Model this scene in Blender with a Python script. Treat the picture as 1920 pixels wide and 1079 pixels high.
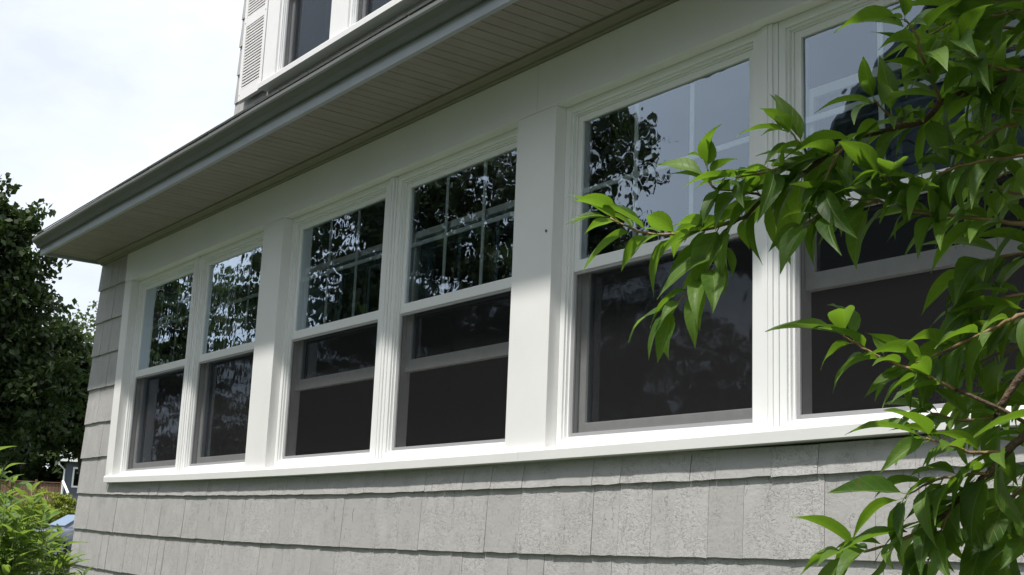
import bpy, bmesh, math, random
import numpy as np
from mathutils import Vector, Matrix

for o in list(bpy.data.objects):
    bpy.data.objects.remove(o, do_unlink=True)
S = bpy.context.scene
COL = S.collection
random.seed(7)
RNG = np.random.default_rng(11)

# ------------------------------------------------------------------ camera
cam_d = bpy.data.cameras.new('camera')
cam = bpy.data.objects.new('camera', cam_d)
COL.objects.link(cam)
cam_d.sensor_width = 36.0
cam_d.lens = 44.73
cam_d.clip_start = 0.05
cam_d.clip_end = 3000
YAW, PITCH, ROLL = 0.9452, 0.2058, 0.0408
F_ = Vector((-math.sin(YAW)*math.cos(PITCH), math.cos(YAW)*math.cos(PITCH), math.sin(PITCH)))
r0 = Vector((math.cos(YAW), math.sin(YAW), 0)); u0 = r0.cross(F_)
R_ = math.cos(ROLL)*r0 + math.sin(ROLL)*u0
U_ = -math.sin(ROLL)*r0 + math.cos(ROLL)*u0
m = Matrix((R_, U_, -F_)).transposed().to_4x4()
m.translation = Vector((0, -3.0752, -0.4183))
cam.matrix_world = m
S.camera = cam

# ------------------------------------------------------------------ sky, sun, exposure
SUN_EL, SUN_AZ = math.radians(64.0), math.radians(10.0)      # azimuth: from the wall's normal towards +x
sun_dir = Vector((math.sin(SUN_AZ)*math.cos(SUN_EL), -math.cos(SUN_AZ)*math.cos(SUN_EL), math.sin(SUN_EL)))
W = bpy.data.worlds.new('World'); S.world = W; W.use_nodes = True
nt = W.node_tree; nt.nodes.clear()
n_out = nt.nodes.new('ShaderNodeOutputWorld'); n_bg = nt.nodes.new('ShaderNodeBackground')
sky = nt.nodes.new('ShaderNodeTexSky'); sky.sky_type = 'NISHITA'; sky.sun_disc = False
sky.sun_elevation = SUN_EL; sky.sun_rotation = math.atan2(sun_dir.x, sun_dir.y)
sky.air_density = 1.0; sky.dust_density = 2.0; sky.ozone_density = 1.0
tc = nt.nodes.new('ShaderNodeTexCoord')
mp = nt.nodes.new('ShaderNodeMapping'); mp.inputs['Scale'].default_value = (1.0, 1.0, 2.2)
cl = nt.nodes.new('ShaderNodeTexNoise'); cl.inputs['Scale'].default_value = 2.3; cl.inputs['Detail'].default_value = 7; cl.inputs['Roughness'].default_value = 0.55
cr = nt.nodes.new('ShaderNodeValToRGB')
cr.color_ramp.elements[0].position = 0.33; cr.color_ramp.elements[0].color = (0.5, 0.5, 0.5, 1)
cr.color_ramp.elements[1].position = 0.62; cr.color_ramp.elements[1].color = (0.92, 0.92, 0.92, 1)
mx = nt.nodes.new('ShaderNodeMix'); mx.data_type = 'RGBA'
mx.inputs[7].default_value = (9.5, 10.05, 10.9, 1)
nt.links.new(tc.outputs['Generated'], mp.inputs['Vector']); nt.links.new(mp.outputs[0], cl.inputs['Vector'])
nt.links.new(cl.outputs['Fac'], cr.inputs['Fac']); nt.links.new(cr.outputs['Color'], mx.inputs[0])
nt.links.new(sky.outputs[0], mx.inputs[6]); nt.links.new(mx.outputs[2], n_bg.inputs['Color'])
n_bg.inputs['Strength'].default_value = 0.10
nt.links.new(n_bg.outputs[0], n_out.inputs['Surface'])

sd = bpy.data.lights.new('sun', 'SUN'); sun = bpy.data.objects.new('sun', sd); COL.objects.link(sun)
sd.energy = 4.7; sd.angle = math.radians(2.4); sd.color = (1.0, 0.95, 0.89)
sun.rotation_euler = sun_dir.to_track_quat('Z', 'Y').to_euler(); sun.location = (0, -12, 25)

S.render.engine = 'CYCLES'
S.view_settings.view_transform = 'Standard'; S.view_settings.look = 'None'
S.view_settings.exposure = 0.22; S.view_settings.gamma = 1.0
S.cycles.max_bounces = 10; S.cycles.transparent_max_bounces = 24
S.cycles.diffuse_bounces = 5; S.cycles.glossy_bounces = 5
S.render.resolution_x = 1024; S.render.resolution_y = 575

# ------------------------------------------------------------------ materials
MATS = {}
def N(nt, t, **kw):
    n = nt.nodes.new(t)
    for k, v in kw.items():
        n.inputs[k].default_value = v
    return n
def base_mat(name):
    M = bpy.data.materials.new(name); M.use_nodes = True
    t = M.node_tree; t.nodes.clear(); o = t.nodes.new('ShaderNodeOutputMaterial')
    MATS[name] = M
    return M, t, o
def paint(name, col, rough=0.5, var=0.06, scale=6.0, bump=0.02, bscale=60.0, dirt=None, spec=0.4, coords='pos', stretch=(1, 1, 1)):
    """Painted or plain surface: colour with slow variation, fine relief, optional dirt patches."""
    M, t, o = base_mat(name)
    b = N(t, 'ShaderNodeBsdfPrincipled'); b.inputs['Roughness'].default_value = rough
    b.inputs['Specular IOR Level'].default_value = spec
    g = N(t, 'ShaderNodeNewGeometry'); mpn = N(t, 'ShaderNodeMapping'); mpn.inputs['Scale'].default_value = stretch
    t.links.new(g.outputs['Position'], mpn.inputs['Vector'])
    n1 = N(t, 'ShaderNodeTexNoise', Scale=scale, Detail=6.0, Roughness=0.6)
    t.links.new(mpn.outputs[0], n1.inputs['Vector'])
    mr = N(t, 'ShaderNodeMapRange'); mr.inputs[1].default_value = 0.3; mr.inputs[2].default_value = 0.7
    mr.inputs[3].default_value = 1 - var; mr.inputs[4].default_value = 1 + var
    t.links.new(n1.outputs['Fac'], mr.inputs[0])
    sc = N(t, 'ShaderNodeVectorMath'); sc.operation = 'SCALE'; sc.inputs[0].default_value = col[:3]
    t.links.new(mr.outputs[0], sc.inputs['Scale'])
    last = sc.outputs[0]
    if dirt:
        n3 = N(t, 'ShaderNodeTexNoise', Scale=dirt[1], Detail=8.0, Roughness=0.7)
        t.links.new(mpn.outputs[0], n3.inputs['Vector'])
        rr = N(t, 'ShaderNodeMapRange'); rr.inputs[1].default_value = dirt[2]; rr.inputs[2].default_value = dirt[2] + 0.2
        rr.inputs[3].default_value = 0.0; rr.inputs[4].default_value = dirt[3]
        t.links.new(n3.outputs['Fac'], rr.inputs[0])
        mm = N(t, 'ShaderNodeMix'); mm.data_type = 'RGBA'; mm.inputs[7].default_value = (*dirt[0], 1)
        t.links.new(rr.outputs[0], mm.inputs[0]); t.links.new(last, mm.inputs[6]); last = mm.outputs[2]
    t.links.new(last, b.inputs['Base Color'])
    n2 = N(t, 'ShaderNodeTexNoise', Scale=bscale, Detail=5.0); t.links.new(mpn.outputs[0], n2.inputs['Vector'])
    bp = N(t, 'ShaderNodeBump', Strength=bump * 10, Distance=0.002); t.links.new(n2.outputs['Fac'], bp.inputs['Height'])
    t.links.new(bp.outputs[0], b.inputs['Normal'])
    t.links.new(b.outputs[0], o.inputs['Surface'])
    return M

paint('white_trim', (0.755, 0.755, 0.745), 0.42, 0.03, 3, 0.006, 90, ((0.55, 0.54, 0.50), 4, 0.60, 0.35))
paint('white_vinyl', (0.77, 0.78, 0.775), 0.36, 0.02, 4, 0.0, 60)
paint('grille_white', (0.86, 0.88, 0.87), 0.4, 0.01, 4, 0.0, 60)
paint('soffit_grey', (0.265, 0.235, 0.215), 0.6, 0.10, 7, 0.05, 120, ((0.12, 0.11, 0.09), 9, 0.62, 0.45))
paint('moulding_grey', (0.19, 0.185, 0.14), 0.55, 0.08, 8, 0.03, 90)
paint('fascia_grey', (0.37, 0.395, 0.43), 0.5, 0.06, 5, 0.03, 80, ((0.2, 0.2, 0.19), 12, 0.66, 0.4))
paint('gutter_metal', (0.135, 0.145, 0.135), 0.55, 0.12, 4, 0.01, 40, ((0.10, 0.10, 0.085), 6, 0.55, 0.5), stretch=(0.4, 1, 1))
paint('drip_edge', (0.62, 0.58, 0.50), 0.4, 0.08, 8, 0.01, 40)
paint('roof_shingle', (0.055, 0.062, 0.055), 0.85, 0.25, 14, 0.2, 220)
paint('screen_frame', (0.30, 0.30, 0.31), 0.45, 0.04, 6, 0.005, 60)
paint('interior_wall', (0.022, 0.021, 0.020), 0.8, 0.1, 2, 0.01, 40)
paint('curtain', (0.10, 0.105, 0.12), 0.8, 0.1, 3, 0.01, 40)
paint('shutter_white', (0.76, 0.75, 0.74), 0.45, 0.04, 6, 0.01, 60)
paint('nail_metal', (0.12, 0.10, 0.09), 0.5, 0.1, 30, 0.0, 60)
paint('bark', (0.085, 0.07, 0.055), 0.85, 0.3, 10, 0.3, 30, stretch=(1, 1, 0.25))
paint('twig', (0.24, 0.155, 0.07), 0.55, 0.3, 40, 0.1, 200)
paint('old_twig', (0.10, 0.065, 0.04), 0.75, 0.35, 30, 0.3, 160)
paint('green_stem', (0.16, 0.20, 0.06), 0.6, 0.2, 20, 0.05, 90)
paint('slate_siding', (0.085, 0.095, 0.125), 0.6, 0.08, 2, 0.02, 20)
paint('dark_siding', (0.10, 0.125, 0.135), 0.6, 0.08, 1.5, 0.02, 20)
paint('far_roof', (0.24, 0.25, 0.27), 0.8, 0.15, 3, 0.1, 30)
paint('fence_wood', (0.16, 0.095, 0.06), 0.8, 0.25, 3, 0.1, 20)
paint('car_paint', (0.16, 0.18, 0.23), 0.22, 0.03, 1, 0.0, 10, spec=0.7)
paint('rubber', (0.02, 0.02, 0.02), 0.8, 0.1, 8, 0.02, 40)
paint('rim_metal', (0.45, 0.46, 0.48), 0.3, 0.05, 8, 0.0, 40)
paint('lamp_glass', (0.6, 0.62, 0.64), 0.15, 0.03, 8, 0.0, 40)
paint('driveway', (0.07, 0.07, 0.072), 0.9, 0.2, 3, 0.2, 60)
paint('lawn', (0.055, 0.075, 0.034), 0.9, 0.35, 1.2, 0.4, 18)

def shingle_mat():
    M, t, o = base_mat('shingle_paint')
    b = N(t, 'ShaderNodeBsdfPrincipled'); b.inputs['Roughness'].default_value = 0.52
    b.inputs['Specular IOR Level'].default_value = 0.35
    g = N(t, 'ShaderNodeNewGeometry'); oi = N(t, 'ShaderNodeObjectInfo')
    off = N(t, 'ShaderNodeVectorMath'); off.operation = 'SCALE'; off.inputs[0].default_value = (7, 3, 5)
    t.links.new(oi.outputs['Random'], off.inputs['Scale'])
    add = N(t, 'ShaderNodeVectorMath'); t.links.new(g.outputs['Position'], add.inputs[0]); t.links.new(off.outputs[0], add.inputs[1])
    # warped coordinates so that the crackle of the paint wanders
    wn = N(t, 'ShaderNodeTexNoise', Scale=18.0, Detail=3.0); t.links.new(add.outputs[0], wn.inputs['Vector'])
    ws = N(t, 'ShaderNodeVectorMath'); ws.operation = 'SCALE'; ws.inputs['Scale'].default_value = 0.05
    t.links.new(wn.outputs['Color'], ws.inputs[0])
    wa = N(t, 'ShaderNodeVectorMath'); t.links.new(add.outputs[0], wa.inputs[0]); t.links.new(ws.outputs[0], wa.inputs[1])
    mA = N(t, 'ShaderNodeMapping'); mA.inputs['Scale'].default_value = (1.0, 1.0, 2.3); t.links.new(wa.outputs[0], mA.inputs['Vector'])
    v = N(t, 'ShaderNodeTexNoise', Scale=58.0, Detail=2.5, Roughness=0.55); t.links.new(mA.outputs[0], v.inputs['Vector'])
    v1 = N(t, 'ShaderNodeMath'); v1.operation = 'SUBTRACT'; v1.inputs[1].default_value = 0.5; t.links.new(v.outputs['Fac'], v1.inputs[0])
    v2 = N(t, 'ShaderNodeMath'); v2.operation = 'ABSOLUTE'; t.links.new(v1.outputs[0], v2.inputs[0])
    vr = N(t, 'ShaderNodeMapRange'); vr.inputs[1].default_value = 0.0; vr.inputs[2].default_value = 0.035
    t.links.new(v2.outputs[0], vr.inputs[0])
    # only some patches are crackled, and more on some shingles
    pn = N(t, 'ShaderNodeTexNoise', Scale=9.0, Detail=4.0); t.links.new(add.outputs[0], pn.inputs['Vector'])
    po = N(t, 'ShaderNodeMath'); po.operation = 'MULTIPLY_ADD'; po.inputs[1].default_value = 0.35; po.inputs[2].default_value = -0.17
    t.links.new(oi.outputs['Random'], po.inputs[0])
    ps = N(t, 'ShaderNodeMath'); ps.operation = 'ADD'; t.links.new(pn.outputs['Fac'], ps.inputs[0]); t.links.new(po.outputs[0], ps.inputs[1])
    pr = N(t, 'ShaderNodeMapRange'); pr.inputs[1].default_value = 0.38; pr.inputs[2].default_value = 0.6; t.links.new(ps.outputs[0], pr.inputs[0])
    inv = N(t, 'ShaderNodeMath'); inv.operation = 'SUBTRACT'; inv.inputs[0].default_value = 1.0; t.links.new(vr.outputs[0], inv.inputs[1])
    ck = N(t, 'ShaderNodeMath'); ck.operation = 'MULTIPLY'; t.links.new(inv.outputs[0], ck.inputs[0]); t.links.new(pr.outputs[0], ck.inputs[1])
    # vertical wood grain and checks
    mB = N(t, 'ShaderNodeMapping'); mB.inputs['Scale'].default_value = (1.0, 1.0, 0.06); t.links.new(wa.outputs[0], mB.inputs['Vector'])
    gn = N(t, 'ShaderNodeTexNoise', Scale=75.0, Detail=4.0, Roughness=0.6); t.links.new(mB.outputs[0], gn.inputs['Vector'])
    gr = N(t, 'ShaderNodeMapRange'); gr.inputs[1].default_value = 0.60; gr.inputs[2].default_value = 0.72; t.links.new(gn.outputs['Fac'], gr.inputs[0])
    # lumpy brush coat
    ln = N(t, 'ShaderNodeTexNoise', Scale=70.0, Detail=4.0); t.links.new(add.outputs[0], ln.inputs['Vector'])
    h1 = N(t, 'ShaderNodeMath'); h1.operation = 'MULTIPLY_ADD'; h1.inputs[1].default_value = -0.9
    t.links.new(ck.outputs[0], h1.inputs[0]); t.links.new(ln.outputs['Fac'], h1.inputs[2])
    h2 = N(t, 'ShaderNodeMath'); h2.operation = 'MULTIPLY_ADD'; h2.inputs[1].default_value = -0.8
    t.links.new(gr.outputs[0], h2.inputs[0]); t.links.new(h1.outputs[0], h2.inputs[2])
    bp = N(t, 'ShaderNodeBump', Strength=0.6, Distance=0.003); t.links.new(h2.outputs[0], bp.inputs['Height'])
    t.links.new(bp.outputs[0], b.inputs['Normal'])
    # colour
    big = N(t, 'ShaderNodeTexNoise', Scale=11.0, Detail=5.0); t.links.new(add.outputs[0], big.inputs['Vector'])
    cA = N(t, 'ShaderNodeMix'); cA.data_type = 'RGBA'; cA.inputs[6].default_value = (0.385, 0.380, 0.372, 1); cA.inputs[7].default_value = (0.455, 0.449, 0.438, 1)
    t.links.new(big.outputs['Fac'], cA.inputs[0])
    rv = N(t, 'ShaderNodeMapRange'); rv.inputs[3].default_value = 0.86; rv.inputs[4].default_value = 1.05; t.links.new(oi.outputs['Random'], rv.inputs[0])
    sc = N(t, 'ShaderNodeVectorMath'); sc.operation = 'SCALE'; t.links.new(cA.outputs[2], sc.inputs[0]); t.links.new(rv.outputs[0], sc.inputs['Scale'])
    cB = N(t, 'ShaderNodeMix'); cB.data_type = 'RGBA'; cB.inputs[7].default_value = (0.15, 0.145, 0.14, 1)
    cf = N(t, 'ShaderNodeMath'); cf.operation = 'MAXIMUM'; t.links.new(ck.outputs[0], cf.inputs[0]); t.links.new(gr.outputs[0], cf.inputs[1])
    cg = N(t, 'ShaderNodeMath'); cg.operation = 'MULTIPLY'; cg.inputs[1].default_value = 0.55; t.links.new(cf.outputs[0], cg.inputs[0])
    t.links.new(cg.outputs[0], cB.inputs[0]); t.links.new(sc.outputs[0], cB.inputs[6]); t.links.new(cB.outputs[2], b.inputs['Base Color'])
    t.links.new(b.outputs[0], o.inputs['Surface'])
shingle_mat()

def glass_mat(name, refl=4.3, tint=(0.94, 0.985, 0.97), wob=0.02, wscale=5.0, rough=0.0):
    """Window glass: Fresnel mirror over a slightly tinted clear body, surface not quite flat."""
    M, t, o = base_mat(name)
    g = N(t, 'ShaderNodeNewGeometry')
    n = N(t, 'ShaderNodeTexNoise', Scale=wscale, Detail=2.0); t.links.new(g.outputs['Position'], n.inputs['Vector'])
    bp = N(t, 'ShaderNodeBump', Strength=1.0, Distance=wob); t.links.new(n.outputs['Fac'], bp.inputs['Height'])
    fr = N(t, 'ShaderNodeFresnel', IOR=1.5)
    mu = N(t, 'ShaderNodeMath'); mu.operation = 'MULTIPLY'; mu.inputs[1].default_value = refl; mu.use_clamp = True
    t.links.new(fr.outputs[0], mu.inputs[0])
    tr = N(t, 'ShaderNodeBsdfTransparent', Color=(*tint, 1)); gl = N(t, 'ShaderNodeBsdfGlossy', Roughness=rough, Color=(0.76, 0.88, 1.0, 1))
    t.links.new(bp.outputs[0], gl.inputs['Normal'])
    mx = N(t, 'ShaderNodeMixShader'); t.links.new(mu.outputs[0], mx.inputs[0]); t.links.new(tr.outputs[0], mx.inputs[1]); t.links.new(gl.outputs[0], mx.inputs[2])
    t.links.new(mx.outputs[0], o.inputs['Surface'])
glass_mat('window_glass', wob=0.0010, wscale=6.0, rough=0.010)
glass_mat('dusty_glass', refl=2.9, wob=0.0009, wscale=6.0, rough=0.03)
glass_mat('car_glass', refl=2.5, tint=(0.25, 0.28, 0.28), wob=0.0)
M, t, o = base_mat('clear_edge')
tr = N(t, 'ShaderNodeBsdfTransparent', Color=(0.97, 0.985, 0.98, 1)); t.links.new(tr.outputs[0], o.inputs['Surface'])
M, t, o = base_mat('insect_screen')      # fine dark mesh: part of it lets the view through
tr = N(t, 'ShaderNodeBsdfTransparent'); df = N(t, 'ShaderNodeBsdfDiffuse', Color=(0.023, 0.023, 0.024, 1))
g = N(t, 'ShaderNodeNewGeometry'); sn = N(t, 'ShaderNodeTexNoise', Scale=25.0, Detail=4.0); t.links.new(g.outputs['Position'], sn.inputs['Vector'])
sr = N(t, 'ShaderNodeMapRange'); sr.inputs[3].default_value = 0.50; sr.inputs[4].default_value = 0.60; t.links.new(sn.outputs['Fac'], sr.inputs[0])
mx2 = N(t, 'ShaderNodeMixShader'); t.links.new(sr.outputs[0], mx2.inputs[0])
t.links.new(tr.outputs[0], mx2.inputs[1]); t.links.new(df.outputs[0], mx2.inputs[2]); t.links.new(mx2.outputs[0], o.inputs['Surface'])

def leaf_mat(name, colA, colB, trans, rough=0.4, veins=False, spec=0.4, tmix=0.4):
    M, t, o = base_mat(name)
    oi = N(t, 'ShaderNodeObjectInfo'); g = N(t, 'ShaderNodeNewGeometry')
    n = N(t, 'ShaderNodeTexNoise', Scale=2.5 if not veins else 22.0, Detail=3.0); t.links.new(g.outputs['Position'], n.inputs['Vector'])
    ad = N(t, 'ShaderNodeMath'); ad.operation = 'MULTIPLY_ADD'; ad.inputs[1].default_value = 0.6 if veins else 0.0
    ra = N(t, 'ShaderNodeMath'); ra.operation = 'SUBTRACT'; ra.inputs[1].default_value = 0.5; t.links.new(oi.outputs['Random'], ra.inputs[0])
    t.links.new(ra.outputs[0], ad.inputs[0]); t.links.new(n.outputs['Fac'], ad.inputs[2])
    rm = N(t, 'ShaderNodeMapRange'); rm.inputs[1].default_value = 0.25; rm.inputs[2].default_value = 0.75; t.links.new(ad.outputs[0], rm.inputs[0])
    c = N(t, 'ShaderNodeMix'); c.data_type = 'RGBA'; c.inputs[6].default_value = (*colA, 1); c.inputs[7].default_value = (*colB, 1)
    t.links.new(rm.outputs[0], c.inputs[0])
    b = N(t, 'ShaderNodeBsdfPrincipled'); b.inputs['Roughness'].default_value = rough; b.inputs['Specular IOR Level'].default_value = spec
    tl = N(t, 'ShaderNodeBsdfTranslucent', Color=(*trans, 1))
    col = c.outputs[2]
    if veins:
        uv = N(t, 'ShaderNodeUVMap'); sp = N(t, 'ShaderNodeSeparateXYZ'); t.links.new(uv.outputs[0], sp.inputs[0])
        ab = N(t, 'ShaderNodeMath'); ab.operation = 'SUBTRACT'; ab.inputs[1].default_value = 0.5; t.links.new(sp.outputs[0], ab.inputs[0])
        aa = N(t, 'ShaderNodeMath'); aa.operation = 'ABSOLUTE'; t.links.new(ab.outputs[0], aa.inputs[0])
        mid = N(t, 'ShaderNodeMapRange'); mid.inputs[1].default_value = 0.012; mid.inputs[2].default_value = 0.035; mid.inputs[3].default_value = 1.0; mid.inputs[4].default_value = 0.0
        t.links.new(aa.outputs[0], mid.inputs[0])
        # side veins curve towards the tip
        sv = N(t, 'ShaderNodeMath'); sv.operation = 'MULTIPLY_ADD'; sv.inputs[1].default_value = -0.55; t.links.new(aa.outputs[0], sv.inputs[0]); t.links.new(sp.outputs[1], sv.inputs[2])
        sm = N(t, 'ShaderNodeMath'); sm.operation = 'MULTIPLY'; sm.inputs[1].default_value = 40.0; t.links.new(sv.outputs[0], sm.inputs[0])
        ss = N(t, 'ShaderNodeMath'); ss.operation = 'SINE'; t.links.new(sm.outputs[0], ss.inputs[0])
        s2 = N(t, 'ShaderNodeMapRange'); s2.inputs[1].default_value = 0.86; s2.inputs[2].default_value = 1.0; s2.inputs[3].default_value = 0.0; s2.inputs[4].default_value = 0.45
        t.links.new(ss.outputs[0], s2.inputs[0])
        vm = N(t, 'ShaderNodeMath'); vm.operation = 'MAXIMUM'; t.links.new(mid.outputs[0], vm.inputs[0]); t.links.new(s2.outputs[0], vm.inputs[1])
        vv = N(t, 'ShaderNodeMath'); vv.operation = 'MULTIPLY'; vv.inputs[1].default_value = 0.5; t.links.new(vm.outputs[0], vv.inputs[0])
        cv = N(t, 'ShaderNodeMix'); cv.data_type = 'RGBA'; cv.inputs[7].default_value = (0.22, 0.30, 0.08, 1)
        t.links.new(vv.outputs[0], cv.inputs[0]); t.links.new(col, cv.inputs[6]); col = cv.outputs[2]
        ht = N(t, 'ShaderNodeMath'); ht.operation = 'MULTIPLY'; ht.inputs[1].default_value = -1.0; t.links.new(vm.outputs[0], ht.inputs[0])
        bp = N(t, 'ShaderNodeBump', Strength=0.5, Distance=0.0012); t.links.new(ht.outputs[0], bp.inputs['Height']); t.links.new(bp.outputs[0], b.inputs['Normal'])
    if veins:
        sn_ = N(t, 'ShaderNodeTexNoise', Scale=95.0, Detail=2.0); t.links.new(g.outputs['Position'], sn_.inputs['Vector'])
        s3 = N(t, 'ShaderNodeMapRange'); s3.inputs[1].default_value = 0.66; s3.inputs[2].default_value = 0.74; s3.inputs[4].default_value = 0.7; t.links.new(sn_.outputs['Fac'], s3.inputs[0])
        cs = N(t, 'ShaderNodeMix'); cs.data_type = 'RGBA'; cs.inputs[7].default_value = (0.10, 0.085, 0.03, 1)
        t.links.new(s3.outputs[0], cs.inputs[0]); t.links.new(col, cs.inputs[6]); col = cs.outputs[2]
    t.links.new(col, b.inputs['Base Color'])
    mx = N(t, 'ShaderNodeMixShader'); mx.inputs[0].default_value = tmix
    t.links.new(b.outputs[0], mx.inputs[1]); t.links.new(tl.outputs[0], mx.inputs[2]); t.links.new(mx.outputs[0], o.inputs['Surface'])
leaf_mat('shrub_leaf', (0.035, 0.085, 0.014), (0.115, 0.20, 0.034), (0.20, 0.37, 0.022), 0.48, True, 0.3, 0.42)
leaf_mat('garden_leaf', (0.075, 0.155, 0.03), (0.14, 0.24, 0.05), (0.35, 0.50, 0.08), 0.4, True, 0.4, 0.4)
leaf_mat('dark_foliage', (0.016, 0.030, 0.010), (0.040, 0.062, 0.018), (0.05, 0.09, 0.015), 0.55, False, 0.25, 0.25)
leaf_mat('mid_foliage', (0.04, 0.07, 0.022), (0.085, 0.125, 0.04), (0.14, 0.2, 0.04), 0.55, False, 0.3, 0.3)
leaf_mat('yard_foliage', (0.020, 0.032, 0.014), (0.046, 0.064, 0.026), (0.06, 0.09, 0.03), 0.5, False, 0.3, 0.3)
leaf_mat('gold_foliage', (0.20, 0.25, 0.03), (0.32, 0.36, 0.06), (0.3, 0.36, 0.06), 0.55, False, 0.3, 0.3)

# ------------------------------------------------------------------ mesh helpers
def setp(o, label=None, cat=None, group=None, kind=None):
    if label: o['label'] = label
    if cat: o['category'] = cat
    if group: o['group'] = group
    if kind: o['kind'] = kind
    return o
def empty(name, loc, parent=None):
    o = bpy.data.objects.new(name, None); COL.objects.link(o); o.location = loc; o.empty_display_size = 0.2
    if parent: o.parent = parent
    return o
def link(name, me, parent=None, mw=None):
    o = bpy.data.objects.new(name, me); COL.objects.link(o)
    if parent:
        o.parent = parent
        o.matrix_parent_inverse = WORLD_INV.get(parent.name, Matrix())
    if mw is not None: o.matrix_basis = mw
    return o
WORLD_INV = {}
class MB:
    def __init__(s): s.v = []; s.f = []; s.mi = []
    def add(s, vs, fs, mi=0):
        k = len(s.v); s.v += [tuple(q) for q in vs]; s.f += [tuple(k + i for i in f) for f in fs]; s.mi += [mi] * len(fs)
        return s
    def box(s, x0, x1, y0, y1, z0, z1, mi=0):
        return s.add([(x0,y0,z0),(x1,y0,z0),(x1,y1,z0),(x0,y1,z0),(x0,y0,z1),(x1,y0,z1),(x1,y1,z1),(x0,y1,z1)],
                     [(3,2,1,0),(4,5,6,7),(0,1,5,4),(1,2,6,5),(2,3,7,6),(3,0,4,7)], mi)
    def ring(s, x0, x1, z0, z1, l, r, b, t_, y0, y1):
        """Rectangular frame in the xz plane; members butt, uprights run through."""
        s.box(x0, x0+l, y0, y1, z0, z1); s.box(x1-r, x1, y0, y1, z0, z1)
        if b: s.box(x0+l, x1-r, y0+0.0006, y1, z0, z0+b)
        if t_: s.box(x0+l, x1-r, y0+0.0006, y1, z1-t_, z1)
        return s
    def prism_x(s, prof, xs, dz=None):
        """Closed (y, z) profile swept along x stations, dz(x) lifts it."""
        n = len(prof); vs = []
        for x in xs:
            d = dz(x) if dz else 0
            vs += [(x, y, z + d) for y, z in prof]
        fs = []
        for i in range(len(xs) - 1):
            for j in range(n):
                a = i*n + j; b = i*n + (j+1) % n
                fs.append((a, b, b + n, a + n))
        fs.append(tuple(range(n))[::-1]); fs.append(tuple((len(xs)-1)*n + j for j in range(n)))
        return s.add(vs, fs)
    def tube(s, pts, rad, seg=6):
        pts = [Vector(p) for p in pts]; vs = []; fs = []
        for i, p in enumerate(pts):
            d = (pts[min(i+1, len(pts)-1)] - pts[max(i-1, 0)]).normalized()
            a = Vector((0, 0, 1)) if abs(d.z) < 0.9 else Vector((1, 0, 0))
            e1 = d.cross(a).normalized(); e2 = d.cross(e1)
            r = rad[i] if hasattr(rad, '__len__') else rad
            vs += [p + (e1*math.cos(2*math.pi*k/seg) + e2*math.sin(2*math.pi*k/seg))*r for k in range(seg)]
        for i in range(len(pts)-1):
            for k in range(seg):
                a = i*seg + k; b = i*seg + (k+1) % seg
                fs.append((a, b, b+seg, a+seg))
        fs.append(tuple(range(seg))[::-1]); fs.append(tuple((len(pts)-1)*seg + k for k in range(seg)))
        return s.add(vs, fs)
    def mesh(s, name, mats, smooth=False):
        me = bpy.data.meshes.new(name); me.from_pydata(s.v, [], s.f)
        for q in (mats if isinstance(mats, (list, tuple)) else [mats]): me.materials.append(MATS[q])
        if any(s.mi): me.polygons.foreach_set('material_index', s.mi)
        bm = bmesh.new(); bm.from_mesh(me); bmesh.ops.recalc_face_normals(bm, faces=bm.faces); bm.to_mesh(me); bm.free()
        if smooth: me.polygons.foreach_set('use_smooth', [True]*len(me.polygons))
        me.update(); return me
    def build(s, name, mats, parent=None, bevel=0, smooth=False):
        o = link(name, s.mesh(name, mats, smooth), parent)
        if bevel:
            b = o.modifiers.new('bevel', 'BEVEL'); b.width = bevel; b.segments = 2; b.limit_method = 'ANGLE'; b.angle_limit = math.radians(40)
        return o
def smooth_path(pts, n=4):
    """Catmull-Rom resample."""
    P = [Vector(p) for p in pts]; out = []
    for i in range(len(P)-1):
        a, b, c, d = P[max(i-1, 0)], P[i], P[i+1], P[min(i+2, len(P)-1)]
        for k in range(n):
            t_ = k/n
            out.append(0.5*((2*b) + (c-a)*t_ + (2*a-5*b+4*c-d)*t_*t_ + (3*b-a-3*c+d)*t_**3))
    out.append(P[-1]); return out

# ------------------------------------------------------------------ ground
GX = [0, 20, 34, 41, 47, 60, 75, 300, 900]; GZ = [-1.92, -1.9, -1.5, -1.25, -0.55, 1.15, 1.5, 4.0, 6.0]
def ground_z(x, y): return float(np.interp(-x, GX, GZ))
ax = np.sinh(np.linspace(-4.6, 4.6, 91)) / math.sinh(4.6) * 900
mb = MB(); n = len(ax)
vs = [(x, y, ground_z(x, y) + 0.03*math.sin(x*0.9)*math.cos(y*0.7)) for y in ax for x in ax]
mb.add(vs, [(j*n+i, j*n+i+1, (j+1)*n+i+1, (j+1)*n+i) for j in range(n-1) for i in range(n-1)])
setp(mb.build('lawn', 'lawn', smooth=True), kind='structure')

# ------------------------------------------------------------------ the house
house = empty('shingled_house', (-4, 1, -1.92))
WORLD_INV[house.name] = Matrix.Translation((4, -1, 1.92))
setp(house, 'grey shingled house with a row of white double-hung windows under a deep eave', 'house')
HX0, HX1 = -9.73, 3.2                      # left corner, right end
X = dict(x00=-9.129, x01=-8.990, x10=-6.785, x11=-6.521, x20=-4.265, x21=-3.995, x30=-1.740, x31=-1.470)
MULL = [-7.887, -5.393, -2.867]
H = 1.42
def sag(x): return -0.056*max(0.0, 1 - ((x + 5.3)/4.4)**2)          # old courses sag between corner and middle
def sill_sag(x): return -0.020*max(-.4, 1 - ((x + 5.9)/3.1)**2)

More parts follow.
